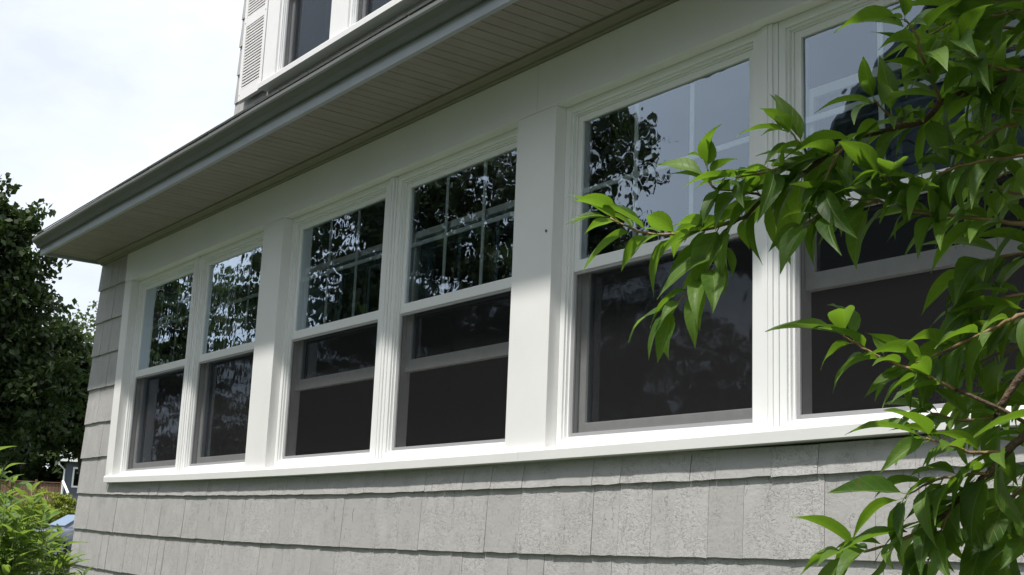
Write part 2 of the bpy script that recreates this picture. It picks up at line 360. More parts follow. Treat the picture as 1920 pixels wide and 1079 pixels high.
# backing wall: sheathing behind shingles and trim, leaving the three openings
mb = MB()
mb.box(HX0+0.02, HX1, 0.02, 0.16, -1.9, -0.05)
mb.box(HX0+0.02, X['x01']-0.002, 0.022, 0.16, -0.05, 1.70)
mb.box(X['x01']-0.002, HX1, 0.024, 0.16, H+0.004, 1.70)
mb.box(X['x31']-0.03, HX1, 0.023, 0.16, -0.05, H+0.004)
for a, b in (('x10', 'x11'), ('x20', 'x21'), ('x30', 'x31')):
    mb.box(X[a]+0.02, X[b]-0.02, 0.03, 0.16, -0.05, H+0.004)
mb.box(HX0+0.02, HX0+0.14, 0.16, 8.0, -1.9, 1.70)
mb.box(HX1-0.12, HX1, 0.16, 8.0, -1.9, 1.70)
wall = mb.build('wall', 'shingle_paint', house)
mb = MB()
mb.box(HX0+0.0, -8.93, 1.02, 8.0, 2.4, 5.6); mb.box(-6.79, HX1, 1.02, 8.0, 2.4, 5.6)
mb.box(-8.93, -6.79, 1.022, 8.0, 2.4, 3.19); mb.box(-8.93, -6.79, 1.022, 8.0, 4.66, 5.6); mb.box(-8.93, -6.79, 3.4, 8.0, 3.19, 4.66)
upper_wall = mb.build('upper_wall', 'shingle_paint', house)
# dark porch room behind the windows
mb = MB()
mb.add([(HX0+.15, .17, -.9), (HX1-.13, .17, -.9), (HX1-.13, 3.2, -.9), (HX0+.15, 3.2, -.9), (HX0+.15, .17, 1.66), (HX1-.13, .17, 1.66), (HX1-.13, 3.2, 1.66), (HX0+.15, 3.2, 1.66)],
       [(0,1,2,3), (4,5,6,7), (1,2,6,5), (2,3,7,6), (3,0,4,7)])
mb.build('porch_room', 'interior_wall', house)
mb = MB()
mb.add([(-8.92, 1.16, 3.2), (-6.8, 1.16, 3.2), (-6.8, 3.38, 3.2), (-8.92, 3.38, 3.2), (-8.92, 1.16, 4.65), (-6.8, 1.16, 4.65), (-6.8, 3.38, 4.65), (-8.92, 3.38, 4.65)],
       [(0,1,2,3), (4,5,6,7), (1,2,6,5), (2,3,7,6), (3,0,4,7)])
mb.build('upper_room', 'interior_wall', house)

# shingles: a few butt-edge variants, scaled to width
def shingle_mesh(seed, hgt):
    r = random.Random(seed); nx = 5; vs = []; fs = []
    jag = [r.uniform(-0.0022, 0.0016) for _ in range(nx)]
    tilt = r.uniform(-0.0012, 0.0012)
    bulge = [r.uniform(-0.0015, 0.0015) for _ in range(nx)]
    for k in range(nx):
        u = k/(nx-1)
        zb = jag[k] + tilt*(u-0.5)*2
        yb = -0.0165 + bulge[k]
        vs += [(u, 0.0, zb + 0.0005), (u, yb, zb), (u, yb*.5 - .0015, hgt*0.5), (u, -0.003, hgt), (u, 0.0, hgt)]
    for k in range(nx-1):
        for j in range(4):
            a = k*5 + j
            fs.append((a, a+5, a+6, a+1))
    fs.append((0, 1, 2, 3, 4)); q = (nx-1)*5; fs.append((q+4, q+3, q+2, q+1, q))
    mb = MB(); mb.add(vs, fs); return mb.mesh('shingle', 'shingle_paint')
EXPO = 0.2575
SH = [shingle_mesh(k, EXPO + 0.02) for k in range(14)]
SH_SHORT = [shingle_mesh(k + 40, 0.092) for k in range(8)]          # cut off under the sill
def course(z, xa, xb, y, parent, rnd, sagf=None, cuts=None, stuff=None, pool=SH):
    xs = [xa]
    if cuts: xs += [c for c in cuts if xa + .06 < c < xb - .06]
    else:
        while xs[-1] < xb - 0.34: xs.append(xs[-1] + rnd.choice((rnd.uniform(.10, .17), rnd.uniform(.15, .26), rnd.uniform(.15, .26))))
        if xb - xs[-1] > 0.26: xs.append(xs[-1] + (xb-xs[-1])*rnd.uniform(.4, .6))
    xs.append(xb)
    for a, b in zip(xs[:-1], xs[1:]):
        gap = rnd.choice((0.0008, 0.0012, 0.002, 0.0035))
        zz = z + (sagf(a) if sagf else 0) + rnd.uniform(-.0013, .0013)
        slope = math.atan2((sagf(b)-sagf(a)) if sagf else 0, b-a)
        mw = Matrix.Translation((a + gap/2, y - rnd.uniform(0, .0022), zz)) @ Matrix.Rotation(-slope, 4, 'Y') @ Matrix.Diagonal((b-a-gap, 1, 1, 1))
        me = rnd.choice(pool)
        if stuff is not None:
            k = len(stuff.v); stuff.add([mw @ q.co for q in me.vertices], [tuple(p.vertices) for p in me.polygons])
        else:
            link('shingle', me, parent, mw)
rnd = random.Random(5)
WORLD_INV[wall.name] = Matrix(); WORLD_INV[upper_wall.name] = Matrix()
YS = 0.02
cut2 = [-9.42, -9.20, -8.86, -8.74, -8.44, -8.30, -8.02, -7.82, -7.63, -7.4, -7.16, -6.99, -6.72, -6.38, -6.14, -5.83, -5.61, -5.3, -5.08, -4.898, -4.64, -4.385, -4.155, -3.935, -3.697, -3.548, -3.376, -3.259, -3.094, -2.935, -2.74, -2.60, -2.41, -2.26, -2.08, -1.86, -1.7]
xx = cut2[-1]
while xx < HX1 - .2: xx += rnd.uniform(.12, .26); cut2.append(xx)
lower_stuff = MB()
for k in range(13):
    z = 1.438 - k*EXPO
    if z > 0.1:                                            # left of the windows, and the blind wall right of them
        course(z, HX0, X['x00']-0.003, YS, wall, rnd)
        course(z, X['x31']+0.003, HX1, YS, wall, rnd, stuff=lower_stuff)
    elif k == 6:
        course(z, HX0, -9.08, YS, wall, rnd, sag)
        course(z, -9.08, X['x31']+.04, YS, wall, rnd, sag, None, None, SH_SHORT)
        course(z, X['x31']+.04, 1.2, YS, wall, rnd, sag)
        course(z, 1.2, HX1, YS, wall, rnd, sag, None, lower_stuff)
    elif k <= 8:
        course(z, HX0, 1.2, YS, wall, rnd, sag, cut2 if k == 7 else None)
        course(z, 1.2, HX1, YS, wall, rnd, sag, None, lower_stuff)
    else:
        course(z, HX0, HX1, YS, wall, rnd, None if z < -1.2 else sag, None, lower_stuff)
course(1.695-.001, HX0, X['x00']-0.003, YS, wall, rnd) if False else None
setp(lower_stuff.build('shingle_courses', 'shingle_paint', wall), kind='stuff')
up_stuff = MB()
for k in range(10):
    z = 2.98 + k*EXPO
    if k == 0: course(z, HX0-.075, -5.6, 1.02, upper_wall, rnd)
    else: course(z, HX0-.075, -9.14, 1.02, upper_wall, rnd)
    course(z, -5.6 if k == 0 else -6.55, HX1, 1.02, upper_wall, rnd, stuff=up_stuff)
setp(up_stuff.build('shingle_courses', 'shingle_paint', upper_wall), kind='stuff')

# header, posts, sill
SEAM = -4.127
for a, b in ((X['x00'], SEAM-0.0007), (SEAM+0.0007, X['x31'])):
    MB().box(a, b, 0.0, 0.14, H, 1.636).build('header_board', 'white_trim', house, 0.002)
MB().box(X['x00'], X['x01'], 0.0012, 0.14, -0.03, H-0.0008).build('corner_casing', 'white_trim', house, 0.002)
for i, (a, b) in enumerate((('x10', 'x11'), ('x20', 'x21'), ('x30', 'x31'))):
    MB().box(X[a], X[b], 0.0012, 0.14, -0.03, H-0.0008).build('window_post', 'white_trim', house, 0.002)
for a, b in ((-9.06, SEAM-0.0008), (SEAM+0.0008, X['x31']+0.05)):
    xs = [a + (b-a)*i/12 for i in range(13)]
    MB().prism_x([(-0.030, -0.044), (-0.032, -0.008), (-0.028, 0.002), (0.15, 0.034), (0.15, -0.044)], xs, sill_sag).build('window_sill', 'white_trim', house, 0.0015)
for px, pz in ((-4.034, 0.884),):
    nb = MB(); nb.tube([(px, 0.004, pz), (px, -0.002, pz), (px, -0.003, pz)], [0.006, 0.006, 0.003], 8)
    nb.build('nail_head', 'nail_metal', house)

def window(x0, x1, yo, zo, lift, hgt=H, screen=True, curtain=False):
    """Double-hung unit filling x0..x1; its frame is the part, everything else a sub-part."""
    fw = 0.030
    mb = MB()
    mb.ring(x0+.001, x1-.001, zo-.02, zo+hgt-.001, fw, fw, .048, fw, yo+.056, yo+.17)
    mb.ring(x0+fw+.0002, x1-fw-.0002, zo+.0282, zo+hgt-fw-.0012, .008, .008, .006, .008, yo+.066, yo+.165)
    mb.ring(x0+fw+.0084, x1-fw-.0084, zo+.0344, zo+hgt-fw-.0094, .009, .009, .006, .007, yo+.078, yo+.16)
    w = mb.build('window', 'white_vinyl', house, 0.0012)
    WORLD_INV[w.name] = Matrix()
    a, b = x0+fw+.0176, x1-fw-.0176; zb, zt = zo+.0405, zo+hgt-fw-.0166
    zm = zo + .71
    MB().ring(a, b, zm, zt, .028, .028, .047, .026, yo+.084, yo+.122).build('upper_sash', 'white_vinyl', w, 0.0025)
    ga, gb, gz0, gz1 = a+.026, b-.026, zm+.045, zt-.024
    def pane(pa, pb, z0, z1, y, gm='window_glass'):
        p = MB(); p.box(pa, pb, y, y+.004, z0, z1, 1); p.mi = [1, 1, 0, 1, 1, 1]
        # a front face and a clear body
        p.build('glass_pane', [gm, 'clear_edge'], w)
    pane(ga, gb, gz0, gz1, yo+.096)
    for k in (1, 2):
        xm = ga + (gb-ga)*k/3
        MB().box(xm-.011, xm+.011, yo+.105, yo+.111, gz0, gz1).build('grille_bar', 'grille_white', w, 0.002)
    zc = (gz0+gz1)/2
    MB().box(ga, gb, yo+.1035, yo+.1115, zc-.011, zc+.011).build('grille_bar', 'grille_white', w, 0.002)
    # lower sash runs behind the upper one
    l0 = zb + lift; l1 = l0 + .70
    MB().ring(a+.001, b-.001, l0, l1, .042, .042, .058, .034, yo+.126, yo+.158).build('lower_sash', 'white_vinyl', w, 0.0025)
    pane(a+.041, b-.041, l0+.056, l1-.032, yo+.138, 'dusty_glass')
    if screen:
        MB().ring(a+.0005, b-.0005, zb, zm-.001, .013, .013, .015, .012, yo+.086, yo+.098).build('screen_frame', 'screen_frame', w, 0.001)
        s = MB(); s.add([(a+.012, yo+.094, zb+.013), (b-.012, yo+.094, zb+.013), (b-.012, yo+.094, zm-.012), (a+.012, yo+.094, zm-.012)], [(0, 1, 2, 3)])
        s.build('insect_screen', 'insect_screen', w)
    if curtain:
        c = MB(); xs = np.linspace(a+.10, b-.08, 33)
        top = [(x, yo+.40+.03*math.sin(x*46), zo+1.40) for x in xs]; bot = [(x, yo+.40+.036*math.sin(x*46+.3), zo+.02) for x in xs]
        c.add(top+bot, [(i, i+1, i+34, i+33) for i in range(32)])
        c.build('curtain', 'curtain', w, smooth=True)
    return w
units = [('x01', 'x10', 0.0, 0.0), ('x11', 'x20', 0.385, 0.385), ('x21', 'x30', 0.0, 0.43)]
for (a, b, la, lb), mcen in zip(units, MULL):
    window(X[a], mcen-.044, 0, 0, la); window(mcen+.044, X[b], 0, 0, lb)
    mb = MB(); mb.box(mcen-.0435, mcen+.0435, .052, .16, -.02, H-.002)
    mb.box(mcen-.024, mcen+.024, .044, .0515, -.02, H-.002); mb.box(mcen-.006, mcen+.006, .040, .0435, -.02, H-.002)
    mb.build('mullion', 'white_vinyl', house, 0.002)

# upper floor: two windows, casings, sill, shutters
UY, UZ = 1.0, 3.225
uw = [(-8.91, -8.0), (-7.73, -6.82)]
for a, b in uw: window(a, b, UY-.095, UZ, 0.0, curtain=True)
for a, b in ((-9.135, -8.91), (-8.0, -7.73), (-6.82, -6.585)):
    MB().box(a, b, UY-.055, UY+.14, UZ, UZ+H-.001).build('window_casing', 'white_trim', house, 0.002)
MB().box(-9.135, -6.585, UY-.057, UY+.14, UZ+H, UZ+H+.16).build('window_casing', 'white_trim', house, 0.002)
MB().prism_x([(UY-.083, UZ-.056), (UY-.085, UZ-.012), (UY-.080, UZ-.006), (UY+.14, UZ-.001), (UY+.14, UZ-.056)], [-9.15, -6.57]).build('window_sill', 'white_trim', house, 0.0015)
def shutter(x0, x1):
    z0, z1 = 3.19, 4.82; y0 = UY-.050; y1 = UY-.014
    mb = MB(); mb.box(x0, x0+.05, y0, y1, z0, z1); mb.box(x1-.05, x1, y0, y1, z0, z1)
    rails = [(z0, z0+.095), (3.845, 3.925), (z1-.10, z1)]
    for a, b in rails: mb.box(x0+.05, x1-.05, y0+.001, y1, a, b)
    mb.box(x0+.05, x1-.05, y1-.004, y1-.001, z0+.095, z1-.10)
    s = mb.build('shutter', 'shutter_white', house, 0.002); WORLD_INV[s.name] = Matrix()
    base = MB(); base.prism_x([(y0+.005, 0), (y0+.004, .007), (y0+.006, .0135), (y0+.010, .015), (y1-.006, .022), (y1-.006, .012)], [x0+.051, x1-.051])
    me = base.mesh('slat', 'shutter_white')
    for (a0, a1), (b0, b1) in zip(rails[:-1], rails[1:]):
        nsl = int((b0-a1)/.0255)
        for i in range(nsl):
            link('slat', me, s, Matrix.Translation((0, 0, a1 + .004 + (b0-a1-.02)*i/(nsl-1))))
    for px, pz in ((x0+.025, z0+.05), (x1-.025, z0+.05), (x1-.025, 3.885), (x0+.025, 3.885)):
        t_ = MB().tube([(px, y0+.003, pz), (px, y0-.002, pz)], [.006, .005], 8); t_.build('screw_head', 'nail_metal', s)
shutter(-9.61, -9.165); shutter(-6.555, -6.11)

# eave: soffit boards, moulding, fascia, gutter, roof
SZ = 1.675
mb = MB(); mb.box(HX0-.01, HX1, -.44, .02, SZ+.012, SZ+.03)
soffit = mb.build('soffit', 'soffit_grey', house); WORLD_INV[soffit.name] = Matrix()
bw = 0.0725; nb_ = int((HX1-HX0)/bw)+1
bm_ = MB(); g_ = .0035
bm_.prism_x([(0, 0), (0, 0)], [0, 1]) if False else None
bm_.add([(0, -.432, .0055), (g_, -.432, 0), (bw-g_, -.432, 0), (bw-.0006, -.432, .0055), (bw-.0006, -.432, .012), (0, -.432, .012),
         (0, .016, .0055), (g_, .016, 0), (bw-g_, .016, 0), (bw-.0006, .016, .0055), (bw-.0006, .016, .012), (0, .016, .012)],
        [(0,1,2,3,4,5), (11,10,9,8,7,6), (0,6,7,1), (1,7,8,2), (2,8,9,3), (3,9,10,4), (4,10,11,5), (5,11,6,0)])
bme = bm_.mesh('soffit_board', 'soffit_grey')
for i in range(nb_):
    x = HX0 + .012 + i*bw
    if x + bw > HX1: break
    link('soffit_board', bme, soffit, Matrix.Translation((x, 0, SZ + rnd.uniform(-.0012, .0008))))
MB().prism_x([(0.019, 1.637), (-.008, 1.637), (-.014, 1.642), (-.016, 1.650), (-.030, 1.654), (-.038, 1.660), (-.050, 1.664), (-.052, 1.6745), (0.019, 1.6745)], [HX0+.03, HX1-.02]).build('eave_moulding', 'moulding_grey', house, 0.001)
MB().box(HX0-.03, HX1, -.458, -.434, 1.650, 1.80).build('fascia_board', 'fascia_grey', house, 0.002)
MB().box(HX0-.03, HX0-.010, -.4335, .02, 1.655, 1.80).build('end_board', 'fascia_grey', house, 0.002)
out_p = [(-.459, 1.800), (-.459, 1.708), (-.484, 1.706), (-.490, 1.716), (-.497, 1.732), (-.512, 1.742), (-.524, 1.750), (-.528, 1.760), (-.528, 1.776), (-.519, 1.778)]
in_p = [(-.519, 1.774), (-.5255, 1.773), (-.5255, 1.761), (-.522, 1.752), (-.510, 1.745), (-.4945, 1.734), (-.4875, 1.717), (-.482, 1.7085), (-.4615, 1.7105), (-.4615, 1.800)]
g = MB().prism_x(out_p + in_p, [HX0-.035 + (HX1-HX0+.03)*i/40 for i in range(41)], lambda x: .0022*math.sin(x*2.1) + .0014*math.sin(x*5.3+1))
gut = g.build('gutter', 'gutter_metal', house)
WORLD_INV[gut.name] = Matrix()
cap = MB(); cap.prism_x(out_p[:9] + [(-.4595, 1.80)], [HX0-.038, HX0-.0355]).build('end_cap', 'gutter_metal', gut)
RS = 0.872                                            # roof rise per metre
def rz(y): return 1.812 + (y + .50)*RS
mb = MB()
mb.add([(HX0-.04, -.485, rz(-.485)-.022), (HX1, -.485, rz(-.485)-.022), (HX1, 1.015, rz(1.015)-.022), (HX0-.04, 1.015, rz(1.015)-.022),
        (HX0-.04, -.485, rz(-.485)-.006), (HX1, -.485, rz(-.485)-.006), (HX1, 1.015, rz(1.015)-.006), (HX0-.04, 1.015, rz(1.015)-.006)],
       [(3,2,1,0), (4,5,6,7), (0,1,5,4), (1,2,6,5), (2,3,7,6), (3,0,4,7)])
roof = mb.build('roof', 'roof_shingle', house); WORLD_INV[roof.name] = Matrix()
de = MB(); de.prism_x([(-.508, 1.797), (-.508, 1.785), (-.5065, 1.785), (-.5065, 1.7955), (-.47, 1.8125), (-.47, 1.814)], [HX0-.042, HX1]).build('drip_edge', 'drip_edge', roof)
row = 0; y = -.515; rstuff = MB()
ang = math.atan(RS)
def tab(x, w, yb, dz):
    l_ = .17*math.cos(ang)
    y1 = yb + l_
    return ([(x, yb, rz(yb)-.002), (x+w, yb, rz(yb)-.002), (x+w, yb, rz(yb)+.006+dz), (x, yb, rz(yb)+.006+dz), (x, y1, rz(y1)+.001), (x+w, y1, rz(y1)+.001)],
            [(0,1,2,3), (3,2,5,4), (0,3,4), (1,5,2), (0,4,5,1)])
while y < 0.93:
    x = HX0 - .05 - (row % 2)*.14
    while x < HX1 - .3:
        xa = max(x, HX0-.05); w = x + .30 - xa - .004
        vs_, fs_ = tab(xa, w, y - rnd.uniform(0, .006), rnd.uniform(0, .004))
        if row == 0: MB().add(vs_, fs_).build('roof_shingle', 'roof_shingle', roof)
        else: rstuff.add(vs_, fs_)
        x += .30
    y += .13*math.cos(ang); row += 1
setp(rstuff.build('roof_shingle_courses', 'roof_shingle', roof), kind='stuff')
# roof over the upper floor, out of the frame
mb = MB(); mb.prism_x([(.55, 5.45), (4.5, 8.6), (8.45, 5.45), (8.45, 5.56), (4.5, 8.75), (.55, 5.58)], [HX0-.3, HX1+.3]); mb.build('upper_roof', 'roof_shingle', house)
for xe in (HX0+.02, HX1-.1):
    MB().add([(xe, 1.02, 5.6), (xe, 8.0, 5.6), (xe, 4.5, 8.5), (xe+.08, 1.02, 5.6), (xe+.08, 8.0, 5.6), (xe+.08, 4.5, 8.5)], [(0,1,2), (5,4,3), (0,3,4,1), (1,4,5,2), (2,5,3,0)]).build('gable', 'shingle_paint', house)

# ------------------------------------------------------------------ leaves
def leaf_mesh(name, matname, seed, width=.36, droop=.28, fold=.10, tip=.35):
    r = random.Random(seed)
    rows = 8; us = (-1, -.5, 0, .5, 1); vs = []; fs = []; uvs = []
    w_ = width*r.uniform(.85, 1.15)/2; dr = droop*r.uniform(.4, 1.5); fo = fold*r.uniform(.4, 1.7); sw = r.uniform(-.08, .08); ph = r.uniform(0, 6); tw = r.uniform(-.35, .35)
    for i in range(rows+1):
        t_ = i/rows
        hw = w_*(math.sin(math.pi*min(1, t_**.78))**.85)*(1 - tip*t_**3) if 0 < t_ < 1 else (.012 if t_ == 0 else .002)
        for u in us:
            x = u*hw + sw*t_*t_*2
            z = -dr*t_*t_ + abs(u)*fo*hw/w_*.5 + .012*math.sin(ph + t_*11 + u*2)*abs(u) + u*hw*tw*t_
            vs.append((x, t_*(1 - .35*dr*t_), z)); uvs.append((.5 + u*.5*hw/w_, t_))
    for i in range(rows):
        for k in range(4):
            a = i*5 + k; fs.append((a, a+1, a+6, a+5))
    k = len(vs)                                     # petiole
    vs += [(-.010, -.12, .0), (.010, -.12, .0), (.009, .02, .004), (-.009, .02, .004)]; uvs += [(.5, 0)]*4; fs.append((k, k+1, k+2, k+3))
    me = bpy.data.meshes.new(name); me.from_pydata(vs, [], fs); me.materials.append(MATS[matname])
    uvl = me.uv_layers.new(name='UVMap')
    for lp in me.loops: uvl.data[lp.index].uv = uvs[lp.vertex_index]
    me.polygons.foreach_set('use_smooth', [True]*len(me.polygons)); me.update()
    return me
def leaf_matrix(p, d, up, size, roll=0.0):
    d = d.normalized(); x = d.cross(up)
    if x.length < 1e-3: x = d.cross(Vector((1, 0, 0)))
    x.normalize(); z = x.cross(d)
    M3 = Matrix((x, d, z)).transposed() @ Matrix.Rotation(roll, 3, 'Y')
    return Matrix.Translation(p) @ M3.to_4x4() @ Matrix.Diagonal((size, size, size, 1)) @ Matrix.Translation((0, .12, 0))
def join_leaves(name, items, parent, matname):
    """items: (mesh, matrix); real geometry merged into one part."""
    V = []; Fc = []; UV = []; k = 0
    cache = {}
    for me, mw in items:
        if me.name not in cache:
            co = np.empty(len(me.vertices)*3); me.vertices.foreach_get('co', co)
            fc = np.array([tuple(p.vertices) for p in me.polygons])
            uv = np.empty(len(me.loops)*2); me.uv_layers[0].data.foreach_get('uv', uv)
            cache[me.name] = (co.reshape(-1, 3), fc, uv)
        co, fc, uv = cache[me.name]; A = np.array(mw)
        V.append(co @ A[:3, :3].T + A[:3, 3]); Fc.append(fc + k); UV.append(uv); k += len(co)
    V = np.concatenate(V); Fc = np.concatenate(Fc)
    o = quad_mesh(name, V, Fc, matname, parent, True)
    o.data.uv_layers.new(name='UVMap').data.foreach_set('uv', np.concatenate(UV).astype(np.float32))
    return setp(o, kind='stuff')
def quad_mesh(name, V, Fc, matname, parent=None, smooth=False):
    me = bpy.data.meshes.new(name); nv, nf = len(V), len(Fc)
    me.vertices.add(nv); me.vertices.foreach_set('co', np.asarray(V, np.float32).ravel())
    me.loops.add(nf*4); me.loops.foreach_set('vertex_index', np.asarray(Fc, np.int32).ravel())
    me.polygons.add(nf); me.polygons.foreach_set('loop_start', np.arange(0, nf*4, 4, dtype=np.int32)); me.polygons.foreach_set('loop_total', np.full(nf, 4, np.int32))
    if smooth: me.polygons.foreach_set('use_smooth', np.ones(nf, bool))
    me.materials.append(MATS[matname]); me.update(calc_edges=True); me.validate()
    return link(name, me, parent)

# ------------------------------------------------------------------ arching shrub by the camera
BRANCHES = [
    ([(-0.760, -1.727, 0.188), (-0.797, -1.769, 0.161), (-0.843, -1.821, 0.132), (-0.861, -1.842, 0.120), (-0.875, -1.854, 0.100), (-0.889, -1.872, 0.093), (-0.925, -1.900, 0.083), (-0.947, -1.909, 0.074), (-0.977, -1.927, 0.055), (-0.994, -1.929, 0.045), (-1.031, -1.954, 0.019), (-1.057, -1.965, -0.003), (-1.075, -1.971, -0.009)], 0.0060, 0.0030, 1),
    ([(-1.075, -1.971, -0.009), (-1.112, -2.000, -0.019), (-1.133, -2.028, -0.023), (-1.159, -2.048, -0.018), (-1.185, -2.073, 0.000)], 0.0030, 0.0015, 1),
    ([(-1.075, -1.971, -0.009), (-1.082, -1.984, -0.049), (-1.092, -1.990, -0.069), (-1.099, -2.008, -0.094), (-1.117, -2.025, -0.117)], 0.0030, 0.0014, 1),
    ([(-1.031, -1.954, 0.019), (-1.046, -1.977, 0.024), (-1.061, -2.014, 0.024), (-1.062, -2.024, 0.046)], 0.0024, 0.0013, 1),
    ([(-0.994, -1.929, 0.045), (-1.003, -1.961, 0.047), (-1.013, -1.989, 0.037), (-1.022, -2.016, 0.029)], 0.0024, 0.0013, 1),
    ([(-0.977, -1.927, 0.055), (-0.978, -1.953, 0.074), (-0.984, -1.967, 0.089)], 0.0024, 0.0012, 1),
    ([(-0.861, -1.842, 0.120), (-0.851, -1.870, 0.141), (-0.843, -1.902, 0.162), (-0.837, -1.916, 0.176), (-0.837, -1.938, 0.190)], 0.0030, 0.0013, 1),
    ([(-0.791, -1.761, -0.031), (-0.801, -1.777, -0.026), (-0.846, -1.824, -0.017), (-0.885, -1.863, -0.011), (-0.915, -1.892, 0.002), (-0.941, -1.912, 0.006)], 0.0040, 0.0013, 1),
    ([(-0.781, -1.783, -0.128), (-0.797, -1.802, -0.137), (-0.822, -1.814, -0.150), (-0.852, -1.832, -0.167), (-0.890, -1.859, -0.189)], 0.0040, 0.0014, 1),
    ([(-0.850, -1.846, -0.219), (-0.881, -1.879, -0.199), (-0.904, -1.898, -0.186), (-0.928, -1.919, -0.169), (-0.934, -1.931, -0.160)], 0.0030, 0.0012, 1),
    ([(-0.762, -1.777, -0.166), (-0.791, -1.805, -0.203), (-0.808, -1.818, -0.231), (-0.820, -1.824, -0.261)], 0.0070, 0.0040, 0),
    ([(-0.749, -1.804, -0.240), (-0.775, -1.814, -0.262), (-0.802, -1.824, -0.288), (-0.824, -1.829, -0.313), (-0.849, -1.837, -0.337), (-0.859, -1.846, -0.350), (-0.877, -1.849, -0.363)], 0.0070, 0.0035, 1),
    ([(-0.877, -1.849, -0.363), (-0.899, -1.873, -0.384), (-0.929, -1.891, -0.398), (-0.948, -1.917, -0.402)], 0.0026, 0.0012, 1),
    ([(-0.801, -1.711, 0.229), (-0.831, -1.754, 0.233), (-0.861, -1.797, 0.238), (-0.885, -1.823, 0.220)], 0.0030, 0.0012, 2),
    ([(-0.822, -1.672, 0.283), (-0.857, -1.722, 0.287), (-0.891, -1.763, 0.273)], 0.0030, 0.0012, 2),
    ([(-0.801, -1.722, 0.114), (-0.821, -1.778, 0.096), (-0.843, -1.801, 0.076), (-0.861, -1.817, 0.049)], 0.0030, 0.0012, 2),
    ([(-0.769, -1.778, 0.051), (-0.806, -1.826, 0.042), (-0.842, -1.855, 0.033), (-0.874, -1.876, 0.018)], 0.0030, 0.0012, 1),
    ([(-0.812, -1.715, -0.047), (-0.843, -1.755, -0.052), (-0.861, -1.776, -0.066), (-0.874, -1.786, -0.088)], 0.0030, 0.0012, 2),
    ([(-0.827, -1.700, -0.148), (-0.859, -1.738, -0.163), (-0.886, -1.768, -0.183)], 0.0030, 0.0012, 2),
    ([(-0.810, -1.734, -0.229), (-0.840, -1.772, -0.243), (-0.866, -1.805, -0.250), (-0.887, -1.836, -0.243)], 0.0030, 0.0012, 1),
    ([(-0.802, -1.824, -0.288), (-0.823, -1.852, -0.292), (-0.838, -1.876, -0.283), (-0.853, -1.898, -0.278)], 0.0030, 0.0012, 1),
    ([(-0.821, -1.722, -0.306), (-0.846, -1.748, -0.331), (-0.867, -1.765, -0.362), (-0.876, -1.767, -0.395)], 0.0030, 0.0012, 2),
    ([(-0.824, -1.829, -0.313), (-0.842, -1.853, -0.316), (-0.870, -1.871, -0.324), (-0.889, -1.890, -0.342)], 0.0026, 0.0012, 1),
    ([(-0.801, -1.760, -0.364), (-0.823, -1.783, -0.386), (-0.838, -1.792, -0.418)], 0.0030, 0.0012, 2),
    ([(-0.859, -1.846, -0.350), (-0.871, -1.853, -0.378), (-0.882, -1.858, -0.407)], 0.0026, 0.0012, 1),
    ([(-0.808, -1.726, -0.097), (-0.842, -1.770, -0.106), (-0.861, -1.791, -0.122)], 0.0030, 0.0012, 2),
    ([(-0.830, -1.680, 0.032), (-0.852, -1.713, 0.036), (-0.870, -1.739, 0.041)], 0.0030, 0.0012, 2),
    ([(-0.797, -1.769, 0.161), (-0.804, -1.811, 0.156), (-0.812, -1.841, 0.161), (-0.815, -1.867, 0.173)], 0.0030, 0.0012, 1),
    ([(-0.888, -1.602, -0.170), (-0.922, -1.643, -0.185), (-0.939, -1.662, -0.199)], 0.0030, 0.0012, 2),
    ([(-0.862, -1.614, 0.210), (-0.892, -1.651, 0.195), (-0.911, -1.671, 0.180)], 0.0030, 0.0012, 2),
    ([(-0.871, -1.557, 0.258), (-0.899, -1.599, 0.270), (-0.925, -1.633, 0.264), (-0.947, -1.655, 0.239)], 0.0030, 0.0012, 2),
    ([(-0.893, -1.533, 0.104), (-0.922, -1.574, 0.109), (-0.944, -1.601, 0.101), (-0.965, -1.620, 0.072)], 0.0030, 0.0012, 2),
    ([(-0.868, -1.594, -0.117), (-0.890, -1.628, -0.105), (-0.916, -1.658, -0.120)], 0.0030, 0.0012, 2),
    ([(-0.873, -1.606, -0.342), (-0.896, -1.638, -0.344), (-0.919, -1.660, -0.370), (-0.943, -1.690, -0.378)], 0.0030, 0.0012, 2),
    ([(-0.762, -1.743, 0.227), (-0.783, -1.774, 0.232), (-0.810, -1.809, 0.224)], 0.0030, 0.0012, 2),
    ([(-0.831, -1.634, 0.139), (-0.853, -1.668, 0.151), (-0.873, -1.695, 0.149), (-0.892, -1.714, 0.129)], 0.0030, 0.0012, 2),
    ([(-0.915, -1.892, 0.002), (-0.933, -1.913, -0.008), (-0.954, -1.940, -0.014), (-0.968, -1.956, -0.027)], 0.0024, 0.0012, 1),
    ([(-0.889, -1.872, 0.093), (-0.894, -1.899, 0.104), (-0.894, -1.921, 0.114)], 0.0024, 0.0012, 1),
    ([(-0.885, -1.863, -0.011), (-0.887, -1.892, 0.013), (-0.889, -1.915, 0.022)], 0.0024, 0.0012, 1),
    ([(-0.947, -1.909, 0.074), (-0.945, -1.933, 0.048), (-0.949, -1.945, 0.018)], 0.0024, 0.0012, 1),
    ([(-0.903, -1.585, -0.275), (-0.925, -1.610, -0.289), (-0.940, -1.623, -0.310)], 0.0030, 0.0012, 2),
]
LEAF = [leaf_mesh('leaf', 'shrub_leaf', 100+k, .35, .36, .14, .55) for k in range(12)]
shrub = empty('arching_shrub', (-.35, -1.45, -1.92)); WORLD_INV[shrub.name] = Matrix.Translation((.35, 1.45, 1.92))
setp(shrub, 'leafy green shrub with arching woody branches reaching across the right-hand windows', 'shrub')
rs = random.Random(21)
UP = Vector((0, 0, 1))
leaf_items = []; extra_items = []
